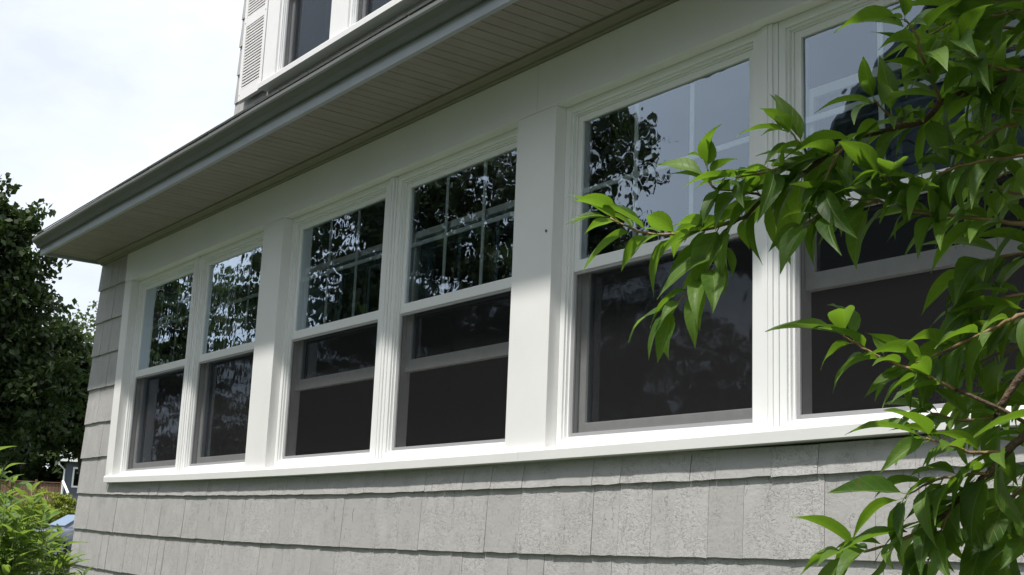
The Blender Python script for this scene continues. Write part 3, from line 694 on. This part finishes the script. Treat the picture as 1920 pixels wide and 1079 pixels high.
def dress(path, items, spacing, size, first=.25, both=True):
    """Opposite leaf pairs along a twig, drooping outwards, the last pair at its tip."""
    L = [0.0]
    for a, b in zip(path[:-1], path[1:]): L.append(L[-1] + (b-a).length)
    tot = L[-1]; s = tot*first; k = 0; az = rs.uniform(0, math.pi)
    spots = []
    while s < tot - spacing*.3: spots.append(s); s += spacing*rs.uniform(.75, 1.25)
    spots.append(tot)
    for s in spots:
        i = max(j for j in range(len(L)) if L[j] <= s + 1e-9); i = min(i, len(path)-2)
        p = path[i].lerp(path[i+1], (s-L[i])/max(1e-6, L[i+1]-L[i])); d = (path[i+1]-path[i]).normalized()
        e1 = d.cross(UP); e1 = e1.normalized() if e1.length > .05 else Vector((1, 0, 0)); e2 = e1.cross(d)
        end = s == tot
        n_ = 2 if not end else 3
        for q in range(n_):
            a = az + math.pi*q if q < 2 else rs.uniform(0, 6.28)
            side = e1*math.cos(a)*1.0 + e2*math.sin(a)*.75
            fwd = rs.uniform(.45, 1.2) if not end else rs.uniform(.8, 1.6)
            if q == 2: fwd = 2.5
            dd = (d*fwd + side*1.0 + Vector((0, 0, rs.uniform(-.42, .22)))).normalized()
            up = (UP*1.0 + Vector((rs.uniform(-.5, .5), rs.uniform(-.7, .3), 0)) + side*-.15).normalized()
            sz = size*rs.uniform(.55, 1.28)*(0.8 if end and q == 2 else 1)
            items.append((rs.choice(LEAF), leaf_matrix(p, dd, up, sz, rs.uniform(-.35, .35))))
        az += math.pi/2 + rs.uniform(-.3, .3); k += 1
for i, (pts, ra, rb, kind) in enumerate(BRANCHES):
    path = smooth_path(pts, 4); n = len(path)
    jit = [p + Vector((rs.uniform(-1, 1), rs.uniform(-1, 1), rs.uniform(-1, 1)))*.0012 for p in path]
    mb = MB(); mb.tube(jit, [.75*(ra + (rb-ra)*j/(n-1)) + (.0006 if j % 4 == 0 else 0) for j in range(n)], 7)
    mb.build('branch', 'old_twig' if ra > .005 else 'twig', shrub, smooth=True)
    if kind == 1: dress(path, leaf_items, .018, .070, .08 if i else .04)
    elif kind == 2: dress(path, extra_items, .019, .076, .03)
# stems from the ground, and the unseen side of the crown that shades the branches
hubs = [Vector(b[0][0]) for b in BRANCHES if b[0][0][0] > -1.05 or b[0][0][2] > 99]
base = Vector((-.35, -1.45, -1.92))
for j, h_ in enumerate([Vector((-.62, -1.55, .45)), Vector((-.66, -1.68, .10)), Vector((-.60, -1.66, -.15)), Vector((-.70, -1.78, -.35)), Vector((-.45, -1.25, .65)), Vector((-.1, -1.2, .6)), Vector((.1, -1.55, .35))]):
    b0 = base + Vector((rs.uniform(-.12, .12), rs.uniform(-.12, .12), 0))
    path = smooth_path([b0, b0.lerp(h_, .4) + Vector((.08, .03, .12)), b0.lerp(h_, .8) + Vector((.05, .02, .14)), h_], 5); n = len(path)
    MB().tube(path, [.017 - .011*q/(n-1) for q in range(n)], 8).build('stem', 'old_twig', shrub, smooth=True)
    for q in range(9):
        s_ = path[rs.randrange(n//2, n)]
        e_ = s_ + Vector((rs.uniform(-.02, .45), rs.uniform(-.25, .35), rs.uniform(-.1, .2)))
        tp = smooth_path([s_, s_.lerp(e_, .5) + Vector((0, 0, .05)), e_], 4)
        if e_.x < -.62: continue
        MB().tube(tp, [.003 - .0018*w_/(len(tp)-1) for w_ in range(len(tp))], 5).build('branch', 'twig', shrub, smooth=True)
        dress(tp, extra_items, .04, .074, .1)
# the crown above the frame, which keeps the inner leaves in shade
for q in range(56):
    s_ = Vector((rs.uniform(-.62, -.3), rs.uniform(-1.75, -1.4), rs.uniform(.4, .8)))
    e_ = Vector((rs.uniform(-1.04, -.35), rs.uniform(-2.35, -1.45), rs.uniform(.50, .95)))
    tp = smooth_path([s_, s_.lerp(e_, .5) + Vector((0, 0, .07)), e_], 4)
    MB().tube(tp, [.004 - .0026*w_/(len(tp)-1) for w_ in range(len(tp))], 5).build('branch', 'twig', shrub, smooth=True)
    dress(tp, extra_items, .03, .088, .15)
for b in BRANCHES:                                      # join loose outer ends to the nearest stem hub
    p = Vector(b[0][0])
    if b[0][0] in [q for c in BRANCHES if c is not b for q in c[0]]: continue
    hb = min((Vector((-.62, -1.55, .45)), Vector((-.66, -1.68, .10)), Vector((-.60, -1.66, -.15)), Vector((-.70, -1.78, -.35))), key=lambda q: (q-p).length)
    tp = smooth_path([hb, hb.lerp(p, .5) + Vector((0, 0, .02)), p], 3)
    MB().tube(tp, [b[1]*.95 - b[1]*.2*q/(len(tp)-1) for q in range(len(tp))], 6).build('branch', 'old_twig', shrub, smooth=True)
if len(leaf_items) > 300:
    extra_items += leaf_items[300:]; leaf_items = leaf_items[:300]
for me, mw in leaf_items: link('leaf', me, shrub, mw)
join_leaves('foliage', extra_items, shrub, 'shrub_leaf')

# ------------------------------------------------------------------ garden plants at the house corner
GL = [leaf_mesh('leaf', 'garden_leaf', 300+k, .28, .35, .10, .5) for k in range(8)]
def garden_plant(loc, nstem, hgt, spread, label, seed, nobj):
    r = random.Random(seed); root = empty('garden_plant', loc); WORLD_INV[root.name] = Matrix.Translation((-loc[0], -loc[1], -loc[2]))
    setp(root, label, 'plant'); items = []; st = MB()
    for s in range(nstem):
        a = r.uniform(0, 6.28); q = math.sqrt(r.random())*spread
        tip = Vector(loc) + Vector((math.cos(a)*q, math.sin(a)*q, hgt*r.uniform(.78, 1.0)*(1 - .22*(q/spread)**2)))
        b0 = Vector(loc) + Vector((math.cos(a)*q*.4, math.sin(a)*q*.4, 0))
        path = smooth_path([b0, b0.lerp(tip, .55) + Vector((r.uniform(-.03, .03), r.uniform(-.03, .03), 0)), tip], 6); n = len(path)
        st.tube(path, [.006 - .004*k/(n-1) for k in range(n)], 5)
        z = hgt*.25; k = 0; az = r.uniform(0, 3)
        tot = (tip-b0).length; u = .30
        while u < 1.0:
            i = min(n-2, int(u*(n-1))); p = path[i].lerp(path[i+1], u*(n-1)-i)
            for h_ in (0, 1):
                ang_ = az + math.pi*h_
                top_ = u > .9
                d = Vector((math.cos(ang_), math.sin(ang_), r.uniform(.1, .6) if not top_ else r.uniform(.6, 1.3)))
                items.append((u, r.choice(GL), leaf_matrix(p, d, UP + Vector((r.uniform(-.3, .3), r.uniform(-.3, .3), 0)), r.uniform(.10, .17)*(1 if u < .93 else .75))))
            az += 1.57 + r.uniform(-.4, .4); u += r.uniform(.032, .05)*1.5/max(.6, tot)
    st.build('stem', 'green_stem', root, smooth=True)
    items.sort(key=lambda q: -q[0])
    for u, me, mw in items[:nobj]: link('leaf', me, root, mw)
    join_leaves('foliage', [(me, mw) for u, me, mw in items[nobj:]], root, 'garden_leaf')
garden_plant((-6.95, -1.30, -1.92), 44, 1.98, .33, 'tall bright green leafy plant, the taller of the two beside the house corner', 1, 260)
garden_plant((-7.45, -.96, -1.92), 46, 1.68, .33, 'lower bright green leafy plant nearer to the shingled house corner', 2, 220)

# ------------------------------------------------------------------ trees
def tree(name, loc, label, cat, lobes, nclump, per, lsize, mat, trunk_r, seed, group=None, clump_r=.45, shell=.55, bark='bark'):
    """Tapered trunk, limbs to every lobe, twigs, and a crown of folded leaf faces gathered in clumps."""
    r = np.random.default_rng(seed); rp = random.Random(seed)
    root = empty(name, loc); WORLD_INV[root.name] = Matrix.Translation((-loc[0], -loc[1], -loc[2])); setp(root, label, cat, group)
    base = Vector(loc); top = max(l[0][2] for l in lobes)
    cx = sum(l[0][0] for l in lobes)/len(lobes); cy = sum(l[0][1] for l in lobes)/len(lobes)
    axis = smooth_path([base, base.lerp(Vector((cx, cy, top)), .3) + Vector((rp.uniform(-.2, .2), rp.uniform(-.2, .2), 0)), base.lerp(Vector((cx, cy, top)), .65), Vector((cx, cy, top))], 6)
    n = len(axis); tb = MB(); tb.tube(axis, [trunk_r*(1.25 if k == 0 else 1)*(1 - .9*k/(n-1)) for k in range(n)], 9)
    C = []
    w = np.array([l[1][0]*l[1][1]*l[1][2] for l in lobes])**.7; w /= w.sum()
    for (c, rad), ww in zip(lobes, w):
        c = Vector(c); i = min(range(n), key=lambda k: abs(axis[k].z - (c.z - rad[2]*.6)) + .3*(axis[k]-c).length)
        s = axis[i]; r_l = trunk_r*(1 - .9*i/(n-1))*.6
        path = smooth_path([s, s.lerp(c, .5) + Vector((rp.uniform(-.3, .3), rp.uniform(-.3, .3), .15*rad[2])), c], 5); m_ = len(path)
        tb.tube(path, [r_l*(1 - .8*k/(m_-1)) + .008 for k in range(m_)], 6)
        k = max(4, int(nclump*ww)); d = r.normal(size=(k, 3)); d /= np.linalg.norm(d, axis=1)[:, None]
        rr = shell + (1-shell)*r.random(k)**.6; rr *= 1 + .16*r.normal(size=k)
        P = np.array(c) + d*rr[:, None]*np.array(rad)
        C.append(P)
        for q in range(min(14, k)):
            e = Vector(P[q]); st_ = path[rp.randrange(m_//2, m_)]
            tp = smooth_path([st_, st_.lerp(e, .5) + Vector((rp.uniform(-.15, .15), rp.uniform(-.15, .15), .1)), e], 3)
            tb.tube(tp, [max(.006, r_l*.32*(1 - .85*z/(len(tp)-1))) for z in range(len(tp))], 4)
    tb.build('trunk', bark, root, smooth=True)
    C = np.concatenate(C); k = len(C); N_ = k*per
    cs = clump_r*(.6 + .8*r.random(k))
    off = r.normal(size=(k, per, 3)); off /= np.linalg.norm(off, axis=2)[:, :, None]; off *= (r.random((k, per, 1))**.5)
    off[:, :, 2] *= .6
    P = (C[:, None, :] + off*cs[:, None, None]).reshape(-1, 3)
    d = r.normal(size=(N_, 3)); d[:, 2] -= .35; d /= np.linalg.norm(d, axis=1)[:, None]
    a = r.normal(size=(N_, 3)); a[:, 2] += .8; s = np.cross(d, a); s /= np.linalg.norm(s, axis=1)[:, None] + 1e-9
    sz = lsize*(.6 + .8*r.random(N_))[:, None]
    V = np.stack([P - d*sz*.5, P + s*sz*.36, P + d*sz*.6 - np.array([0, 0, .12])*sz, P - s*sz*.36], 1).reshape(-1, 3)
    Fc = np.arange(N_*4).reshape(-1, 4)
    quad_mesh('crown', V, Fc, mat, root)
    return root
def L(x, y, z, a, b=None, c=None): return ((x, y, z), (a, b or a, c or a))
# behind the house, left of the corner
tree('maple_tree', (-31.6, 2.4, ground_z(-31.6, 0)), 'large dark green tree standing tall at the lawn edge left of the house', 'tree',
     [L(-31.6, 3.4, 5.7, 2.1, 1.9, 2.2), L(-31.2, 4.5, 4.6, 1.5, 1.4, 1.7), L(-31.4, 3.0, 3.2, 2.2, 2.0, 1.6), L(-31.3, 4.7, 3.3, 1.5, 1.4, 1.4), L(-31.9, 2.0, 4.0, 1.8), L(-31.2, 4.3, 6.5, 1.1, 1.0, 1.0), L(-31.4, 3.4, 2.2, 1.5, 1.3, 1.0), L(-31.3, 5.6, 3.0, 1.0, .9, 1.0), L(-31.2, 4.4, 1.8, 1.3, 1.1, .7), L(-31.3, 2.9, 1.6, 1.4, 1.2, .8), L(-31.3, 1.6, 1.8, 1.4, 1.2, 1.0), L(-31.6, 3.2, 7.4, 1.3, 1.2, .9)],
     980, 66, .145, 'dark_foliage', .26, 3, clump_r=.48, shell=.4)
tree('oak_tree', (-37.5, 9.9, ground_z(-37.5, 0)), 'dark spreading tree behind the tallest tree, close to the house corner', 'tree',
     [L(-37.5, 7.4, 4.1, 1.9, 1.6, 1.6), L(-37.2, 8.8, 3.9, 1.5, 1.3, 1.5), L(-37.6, 6.2, 3.4, 1.7, 1.5, 1.4), L(-37.2, 9.3, 3.0, 1.0, .9, .8), L(-37.2, 8.4, 2.5, 1.5, 1.3, .6)],
     560, 60, .15, 'dark_foliage', .22, 4, clump_r=.46, shell=.4)
tree('birch_tree', (-49.0, 12.6, ground_z(-49, 0)), 'slender lighter green tree whose airy top shows against the sky', 'tree',
     [L(-48.8, 12.3, 6.6, 1.3, 1.1, 2.0), L(-48.6, 13.6, 6.4, 1.3, 1.2, 2.0), L(-48.8, 12.3, 4.4, 1.9, 1.7, 1.6), L(-48.8, 13.5, 4.2, 1.6, 1.5, 1.5)],
     230, 30, .16, 'mid_foliage', .16, 5, clump_r=.5, shell=.3)
tree('spruce_tree', (-42.0, 6.9, ground_z(-42, 0)), 'olive green tree, low and feathery, at the far left behind the garden plants', 'tree',
     [L(-42.0, 6.9, 3.2, 1.2, .9, 1.6), L(-42.0, 6.8, 1.6, 1.4, 1.0, 1.4)], 190, 40, .13, 'mid_foliage', .14, 6, clump_r=.36)
wr = random.Random(9); wl = []
for k in range(26):
    yy = -6 + k*1.5; xx_ = -84 - wr.uniform(0, 8); gz_ = ground_z(xx_, 0); hh = wr.uniform(7.0, 10.5)
    wl.append(L(xx_, yy, gz_ + hh*.5, 2.4, 2.2, hh*.5))
wood = tree('woodland', (-88, 12, ground_z(-88, 0)), 'dark line of woodland closing the view behind the far slate house', 'woodland', wl, 2000, 40, .48, 'dark_foliage', .3, 8, clump_r=.9)
wood['kind'] = 'stuff'

# yard trees across the lawn, in front of the house; the panes mirror them
tree('maple_tree', (-24.5, -5.4, -1.9), 'open-crowned yard tree in front of the house, mirrored in the panes beside the corner', 'tree',
     [L(-23.5, -4.5, 2.9, 2.0, 1.6, 1.5), L(-24.6, -5.9, 4.2, 2.2, 1.8, 1.7), L(-25.2, -4.1, 3.3, 1.7), L(-23.6, -6.6, 2.6, 1.7), L(-24.5, -5.3, 6.0, 1.8), L(-24.2, -5.0, 1.0, 2.2, 1.8, 1.2), L(-24.6, -7.6, 1.0, 1.8, 1.8, 1.2)],
     230, 40, .18, 'yard_foliage', .30, 12, clump_r=.55, shell=.45)
tree('maple_tree', (-16.6, -7.6, -1.92), 'dense round yard tree in front of the house, mirrored in the middle windows', 'tree',
     [L(-17.4, -5.8, 3.6, 1.9, 1.5, 1.8), L(-15.9, -7.6, 3.8, 1.6, 1.5, 1.9), L(-17.2, -7.6, 5.2, 2.0, 1.8, 1.8), L(-16.4, -6.6, 2.2, 2.0, 1.7, 1.2), L(-15.3, -9.2, 5.4, 1.1, .75, 1.3), L(-15.3, -8.8, 3.6, 1.4, 1.1, 1.2), L(-14.9, -9.3, 6.2, .7, .6, .7), L(-15.0, -9.8, 4.3, .8, .7, .7), L(-16.6, -6.7, 5.9, 1.5)],
     560, 56, .115, 'yard_foliage', .28, 13, clump_r=.42, shell=.45)
tree('ash_tree', (-29.5, -24.5, ground_z(-29, 0)), 'more distant yard tree behind the dense round one, in front of the house', 'tree',
     [L(-29.5, -24.2, 5.6, 2.6, 2.4, 2.4), L(-28.0, -26.6, 4.4, 2.2, 2.0, 1.9), L(-30.5, -21.4, 5.4, 2.6, 2.4, 2.4), L(-28.2, -28.6, 3.6, 2.0, 2.0, 1.8), L(-31.5, -18.5, 4.4, 2.4, 2.2, 2.2)],
     300, 30, .26, 'yard_foliage', .28, 14, clump_r=.65, shell=.4)

tree('lilac_shrub', (-15.4, -11.2, -1.92), 'tall lilac-like shrub beside the dense round yard tree', 'shrub',
     [L(-15.6, -11.4, 1.6, 1.5, 1.3, 1.3), L(-16.6, -10.6, 1.2, 1.4, 1.3, 1.3), L(-14.6, -12.2, 1.7, 1.2, 1.1, 1.2), L(-15.6, -11.2, .2, 1.8, 1.6, 1.0)],
     150, 34, .15, 'yard_foliage', .09, 31, clump_r=.4, shell=.4)

# unseen trees added to hold low sky fill off the shaded house front
for (tx, ty, sc_, lab) in ((5.6, -10.2, 1.0, 'added broad tree beside the gabled house, out of view, blocking low sky light'), (10.4, -7.6, 1.1, 'added broad tree at the end of the yard, out of view, blocking low sky light'), (13.5, -2.6, 1.15, 'added broad tree in line with the house front, out of view, blocking low sky light'), (-34, -3.6, 1.0, 'added broad tree far out beyond the house corner, out of view, blocking low sky light')):
    tree('sky_block_tree', (tx, ty, ground_z(tx, ty)), lab, 'tree',
         [L(tx, ty, 3.2*sc_, 2.6*sc_, 2.3*sc_, 2.2*sc_), L(tx-1.8, ty+.6, 2.2*sc_, 2.0*sc_, 1.9, 1.8), L(tx+1.9, ty-.4, 2.4*sc_, 2.1*sc_, 1.9, 1.8), L(tx+.4, ty+.9, .9, 2.1, 1.8, 1.2)],
         230, 28, .30, 'yard_foliage', .26, int(tx*10+400), 'added sky-blocking trees around the yard', clump_r=.7, shell=.5)

# ------------------------------------------------------------------ neighbour's gabled house, mirrored in the right-hand panes
nb = empty('gabled_house', (-7.2, -13, -1.92)); WORLD_INV[nb.name] = Matrix.Translation((7.2, 13, 1.92))
setp(nb, 'dark blue-grey sided house with a steep gable across the yard', 'house')
nx0, nx1, ny0, ny1, nez, nrz = -11.7, -2.7, -17.0, -9.1, 3.72, 6.95
wl_ = MB(); wl_.add([(nx0, ny1, -1.92), (nx1, ny1, -1.92), (nx1, ny1, nez), (-7.2, ny1, nrz-.12), (nx0, ny1, nez), (nx0, ny0, -1.92), (nx1, ny0, -1.92), (nx1, ny0, nez), (-7.2, ny0, nrz-.12), (nx0, ny0, nez)],
                    [(0,1,2,3,4), (9,8,7,6,5), (0,4,9,5), (1,6,7,2), (0,5,6,1)])
nw = wl_.build('wall', 'dark_siding', nb); WORLD_INV[nw.name] = Matrix()
k = 0; z = -1.8
while z < nrz - .3:
    a, b = nx0, nx1
    if z > nez:
        q = (z - nez)/(nrz - .12 - nez); a = nx0 + (-7.2 - nx0)*q; b = nx1 + (-7.2 - nx1)*q
    if b - a > .4: MB().add([(a, ny1+.002, z+.15), (b, ny1+.002, z+.15), (b, ny1+.018, z), (a, ny1+.018, z), (a, ny1+.002, z), (b, ny1+.002, z)], [(0,1,2,3), (3,2,5,4), (0,3,4), (1,5,2), (0,4,5,1)]).build('siding_board', 'dark_siding', nw)
    z += .16
for sx, e in ((-1, nx0), (1, nx1)):
    e2 = e + sx*.35; ze = nez - .35*(nrz-nez)/4.5
    rf = MB(); rf.add([(e2, ny0-.3, ze), (e2, ny1+.3, ze), (-7.2, ny1+.3, nrz), (-7.2, ny0-.3, nrz), (e2, ny0-.3, ze+.14), (e2, ny1+.3, ze+.14), (-7.2, ny1+.3, nrz+.16), (-7.2, ny0-.3, nrz+.16)],
                      [(3,2,1,0), (4,5,6,7), (0,1,5,4), (1,2,6,5), (2,3,7,6), (3,0,4,7)])
    rf.build('roof', 'far_roof', nb)
for wx in (-9.4, -5.6):
    MB().ring(wx-.5, wx+.5, .2, 1.7, .09, .09, .09, .09, ny1+.004, ny1+.05).build('window', 'white_vinyl', nb)
    MB().box(wx-.41, wx+.41, ny1+.006, ny1+.026, .29, 1.61).build('pane', 'window_glass', nb)

# ------------------------------------------------------------------ far slate house on the rise
fh = empty('slate_house', (-72, 21, 1.4)); WORLD_INV[fh.name] = Matrix.Translation((72, -21, -1.4))
setp(fh, 'small slate blue house with white gutter pipe on the rise beyond the fence', 'house')
# local frame: corner at c0, long side runs away to the right
c0 = Vector((-69.4, 18.15, 1.3)); ru = Vector((.42, .907, 0)); rb_ = Vector((-.907, .42, 0))
def fhp(u, v, z): return c0 + ru*u + rb_*v + Vector((0, 0, z))
def fbox(u0, u1, v0, v1, z0, z1): 
    b = MB(); b.box(u0, u1, v0, v1, z0, z1); b.v = [tuple(fhp(*q)) for q in b.v]; return b
fbox(0, 9, 0, 7, -.4, 2.15).build('wall', 'slate_siding', fh)
rf = MB(); rf.add([tuple(fhp(*q)) for q in ((-.35, -.4, 2.1), (9.3, -.4, 2.1), (9.3, 3.5, 4.1), (-.35, 3.5, 4.1), (9.3, 7.4, 2.1), (-.35, 7.4, 2.1), (-.35, -.4, 2.26), (9.3, -.4, 2.26), (9.3, 3.5, 4.26), (-.35, 3.5, 4.26), (9.3, 7.4, 2.26), (-.35, 7.4, 2.26))],
                  [(0,1,2,3), (3,2,4,5), (6,9,8,7), (9,11,10,8), (0,6,7,1), (5,4,10,11), (0,3,9,6), (3,5,11,9), (1,7,8,2), (2,8,10,4)]); rf.build('roof', 'far_roof', fh)
wb = fbox(.40, .86, -.05, .02, .78, 1.86); fw_ = wb.build('window', 'white_vinyl', fh); WORLD_INV[fw_.name] = Matrix()
fbox(.49, .77, -.065, -.051, .88, 1.76).build('pane', 'car_glass', fw_)
dsp = MB(); dsp.tube([fhp(-.3, -.42, 2.1), fhp(-.28, -.40, 1.95), fhp(-.02, -.1, 1.7), fhp(-.02, -.07, .9), fhp(-.02, -.07, -.2)], .045, 6); dsp.build('downspout', 'white_vinyl', fh)
fbox(-.35, 9.3, -.50, -.405, 2.12, 2.24).build('gutter', 'white_vinyl', fh)

# wooden fence below it and the stair rail
fe = empty('wooden_fence', (-60, 14, 1.1)); WORLD_INV[fe.name] = Matrix.Translation((60, -14, -1.1))
setp(fe, 'brown board fence running along the top of the bank', 'fence')
fa, fb = Vector((-60.9, 12.0, 1.0)), Vector((-59.5, 15.05, 1.0)); fd = (fb-fa).normalized(); fn = Vector((-fd.y, fd.x, 0)); fl = (fb-fa).length
nbd = 24
for i in range(nbd):
    w = fl/nbd; o_ = fa + fd*(i*w); b = MB(); b.box(0, w-.012, -.012, .012, -.25, .86 + wr.uniform(-.02, .02)); b.v = [tuple(o_ + fd*q[0] + fn*q[1] + Vector((0, 0, q[2]))) for q in b.v]; b.build('board', 'fence_wood', fe)
for i in range(4):
    o_ = fa + fd*(fl*i/3); b = MB(); b.box(-.05, .05, -.1, -.015, -.3, 1.0); b.v = [tuple(o_ + fd*q[0] + fn*q[1] + Vector((0, 0, q[2]))) for q in b.v]; b.build('post', 'fence_wood', fe)
b = MB(); b.box(0, fl, -.06, .04, .885, .925); b.v = [tuple(fa + fd*q[0] + fn*q[1] + Vector((0, 0, q[2]))) for q in b.v]; b.build('top_rail', 'fence_wood', fe)
hr = empty('stair_rail', (-56.5, 14.3, .8)); WORLD_INV[hr.name] = Matrix.Translation((56.5, -14.3, -.8))
setp(hr, 'white sloping stair rail at the end of the brown fence', 'railing')
ra_, rb2 = Vector((-57.35, 14.42, 1.9)), Vector((-55.4, 14.1, 1.32))
MB().tube([ra_, rb2], .055, 6).build('handrail', 'white_vinyl', hr)
for q in (ra_, rb2): MB().tube([q, Vector((q.x, q.y, ground_z(q.x, 0) - .1))], .04, 6).build('post', 'white_vinyl', hr)

tree('golden_bush', (-48.6, 11.6, ground_z(-48.6, 0)), 'round golden green bush above the parked car', 'bush',
     [L(-48.3, 11.3, .50, .85, .80, .62), L(-48.3, 11.9, .35, .65, .65, .55), L(-48.3, 10.7, .30, .65, .65, .55)], 220, 60, .075, 'gold_foliage', .05, 15, clump_r=.16, shell=.75)

# ------------------------------------------------------------------ parked car
car = empty('parked_car', (0, 0, 0))
setp(car, 'blue-grey car parked on the drive beyond the garden plants', 'car')
WORLD_INV[car.name] = Matrix()
def loft(stations):
    """stations: (x, half-widths and heights from sill to roofline)"""
    vs = []; fs = []; n = len(stations[0][1])
    for x, prof in stations: vs += [(x, w, z) for w, z in prof] + [(x, -w, z) for w, z in prof[::-1]]
    m_ = 2*n
    for i in range(len(stations)-1):
        for j in range(m_): a = i*m_ + j; b_ = i*m_ + (j+1) % m_; fs.append((a, b_, b_+m_, a+m_))
    fs.append(tuple(range(m_))[::-1]); fs.append(tuple((len(stations)-1)*m_ + j for j in range(m_)))
    return MB().add(vs, fs)
def pr(w, zt, zb=.22): return [(w*.93, zb), (w, zb+.16), (w*1.01, zb + (zt-zb)*.55), (w*.97, zt-.08), (w*.88, zt)]
body = loft([(-2.25, pr(.72, .78, .35)), (-2.15, pr(.82, .92, .28)), (-1.6, pr(.88, .97)), (-.6, pr(.89, .97)), (.5, pr(.89, .96)), (.95, pr(.89, .95)), (1.5, pr(.87, .88)), (1.95, pr(.82, .80, .26)), (2.18, pr(.72, .66, .30)), (2.26, pr(.62, .56, .34))])
body.build('body', 'car_paint', car, smooth=True)
def cab(xs): return loft([(x, [(w, .90), (w*.93, .90+(zt-.90)*.6), (w*.86, zt-.05), (w*.70, zt)]) for x, w, zt in xs])
cab([(-1.75, .80, .97), (-1.1, .79, 1.38), (-.5, .79, 1.45), (.1, .79, 1.44), (.45, .78, 1.34), (1.12, .76, .965)]).build('cabin', 'car_paint', car, smooth=True)
g = MB(); g.add([(1.10, .66, 1.0), (1.10, -.66, 1.0), (.52, -.56, 1.355), (.52, .56, 1.355)], [(0, 1, 2, 3)]); 
g.v = [(x + .035, y, z + .03) for x, y, z in g.v]; g.build('windshield', 'car_glass', car)
for s in (-1, 1):
    g = MB(); g.add([(.75, s*.79, 1.0), (-.25, s*.805, 1.0), (-.25, s*.71, 1.36), (.32, s*.70, 1.33)], [(0, 1, 2, 3)]); g.build('side_window', 'car_glass', car)
    g = MB(); g.add([(-.33, s*.805, 1.0), (-1.15, s*.80, 1.02), (-.95, s*.71, 1.30), (-.33, s*.71, 1.36)], [(0, 1, 2, 3)]); g.build('side_window', 'car_glass', car)
    MB().box(1.98, 2.16, s*.60-.13, s*.60+.13, .58, .70).build('headlight', 'lamp_glass', car, .02)
    mrr = MB(); mrr.box(.62, .78, s*.95-.09, s*.95+.09, 1.0, 1.12); mrr.build('mirror', 'car_paint', car, .02)
    for wx in (-1.35, 1.38):
        ty = MB(); ty.tube([(wx, s*.70, .32), (wx, s*.74, .32), (wx, s*.88, .32), (wx, s*.90, .32)], [.29, .32, .32, .29], 20)
        wh = ty.build('wheel', 'rubber', car); WORLD_INV[wh.name] = Matrix()
        MB().tube([(wx, s*.88, .32), (wx, s*.905, .32)], [.20, .18], 16).build('rim', 'rim_metal', wh)
car.location = (-41.3, 10.55, -1.16); car.rotation_euler = (0, 0, math.radians(-84))
S.view_layers[0].update()
dv = MB(); ys = np.linspace(4, 40, 19); 
dv.add([(x_, y_, ground_z(x_, y_) + .045) for y_ in ys for x_ in (-43.2, -41.1, -39.0)], [(3*i+j, 3*i+j+1, 3*i+j+4, 3*i+j+3) for i in range(18) for j in range(2)])
setp(dv.build('driveway', 'driveway'), kind='structure')
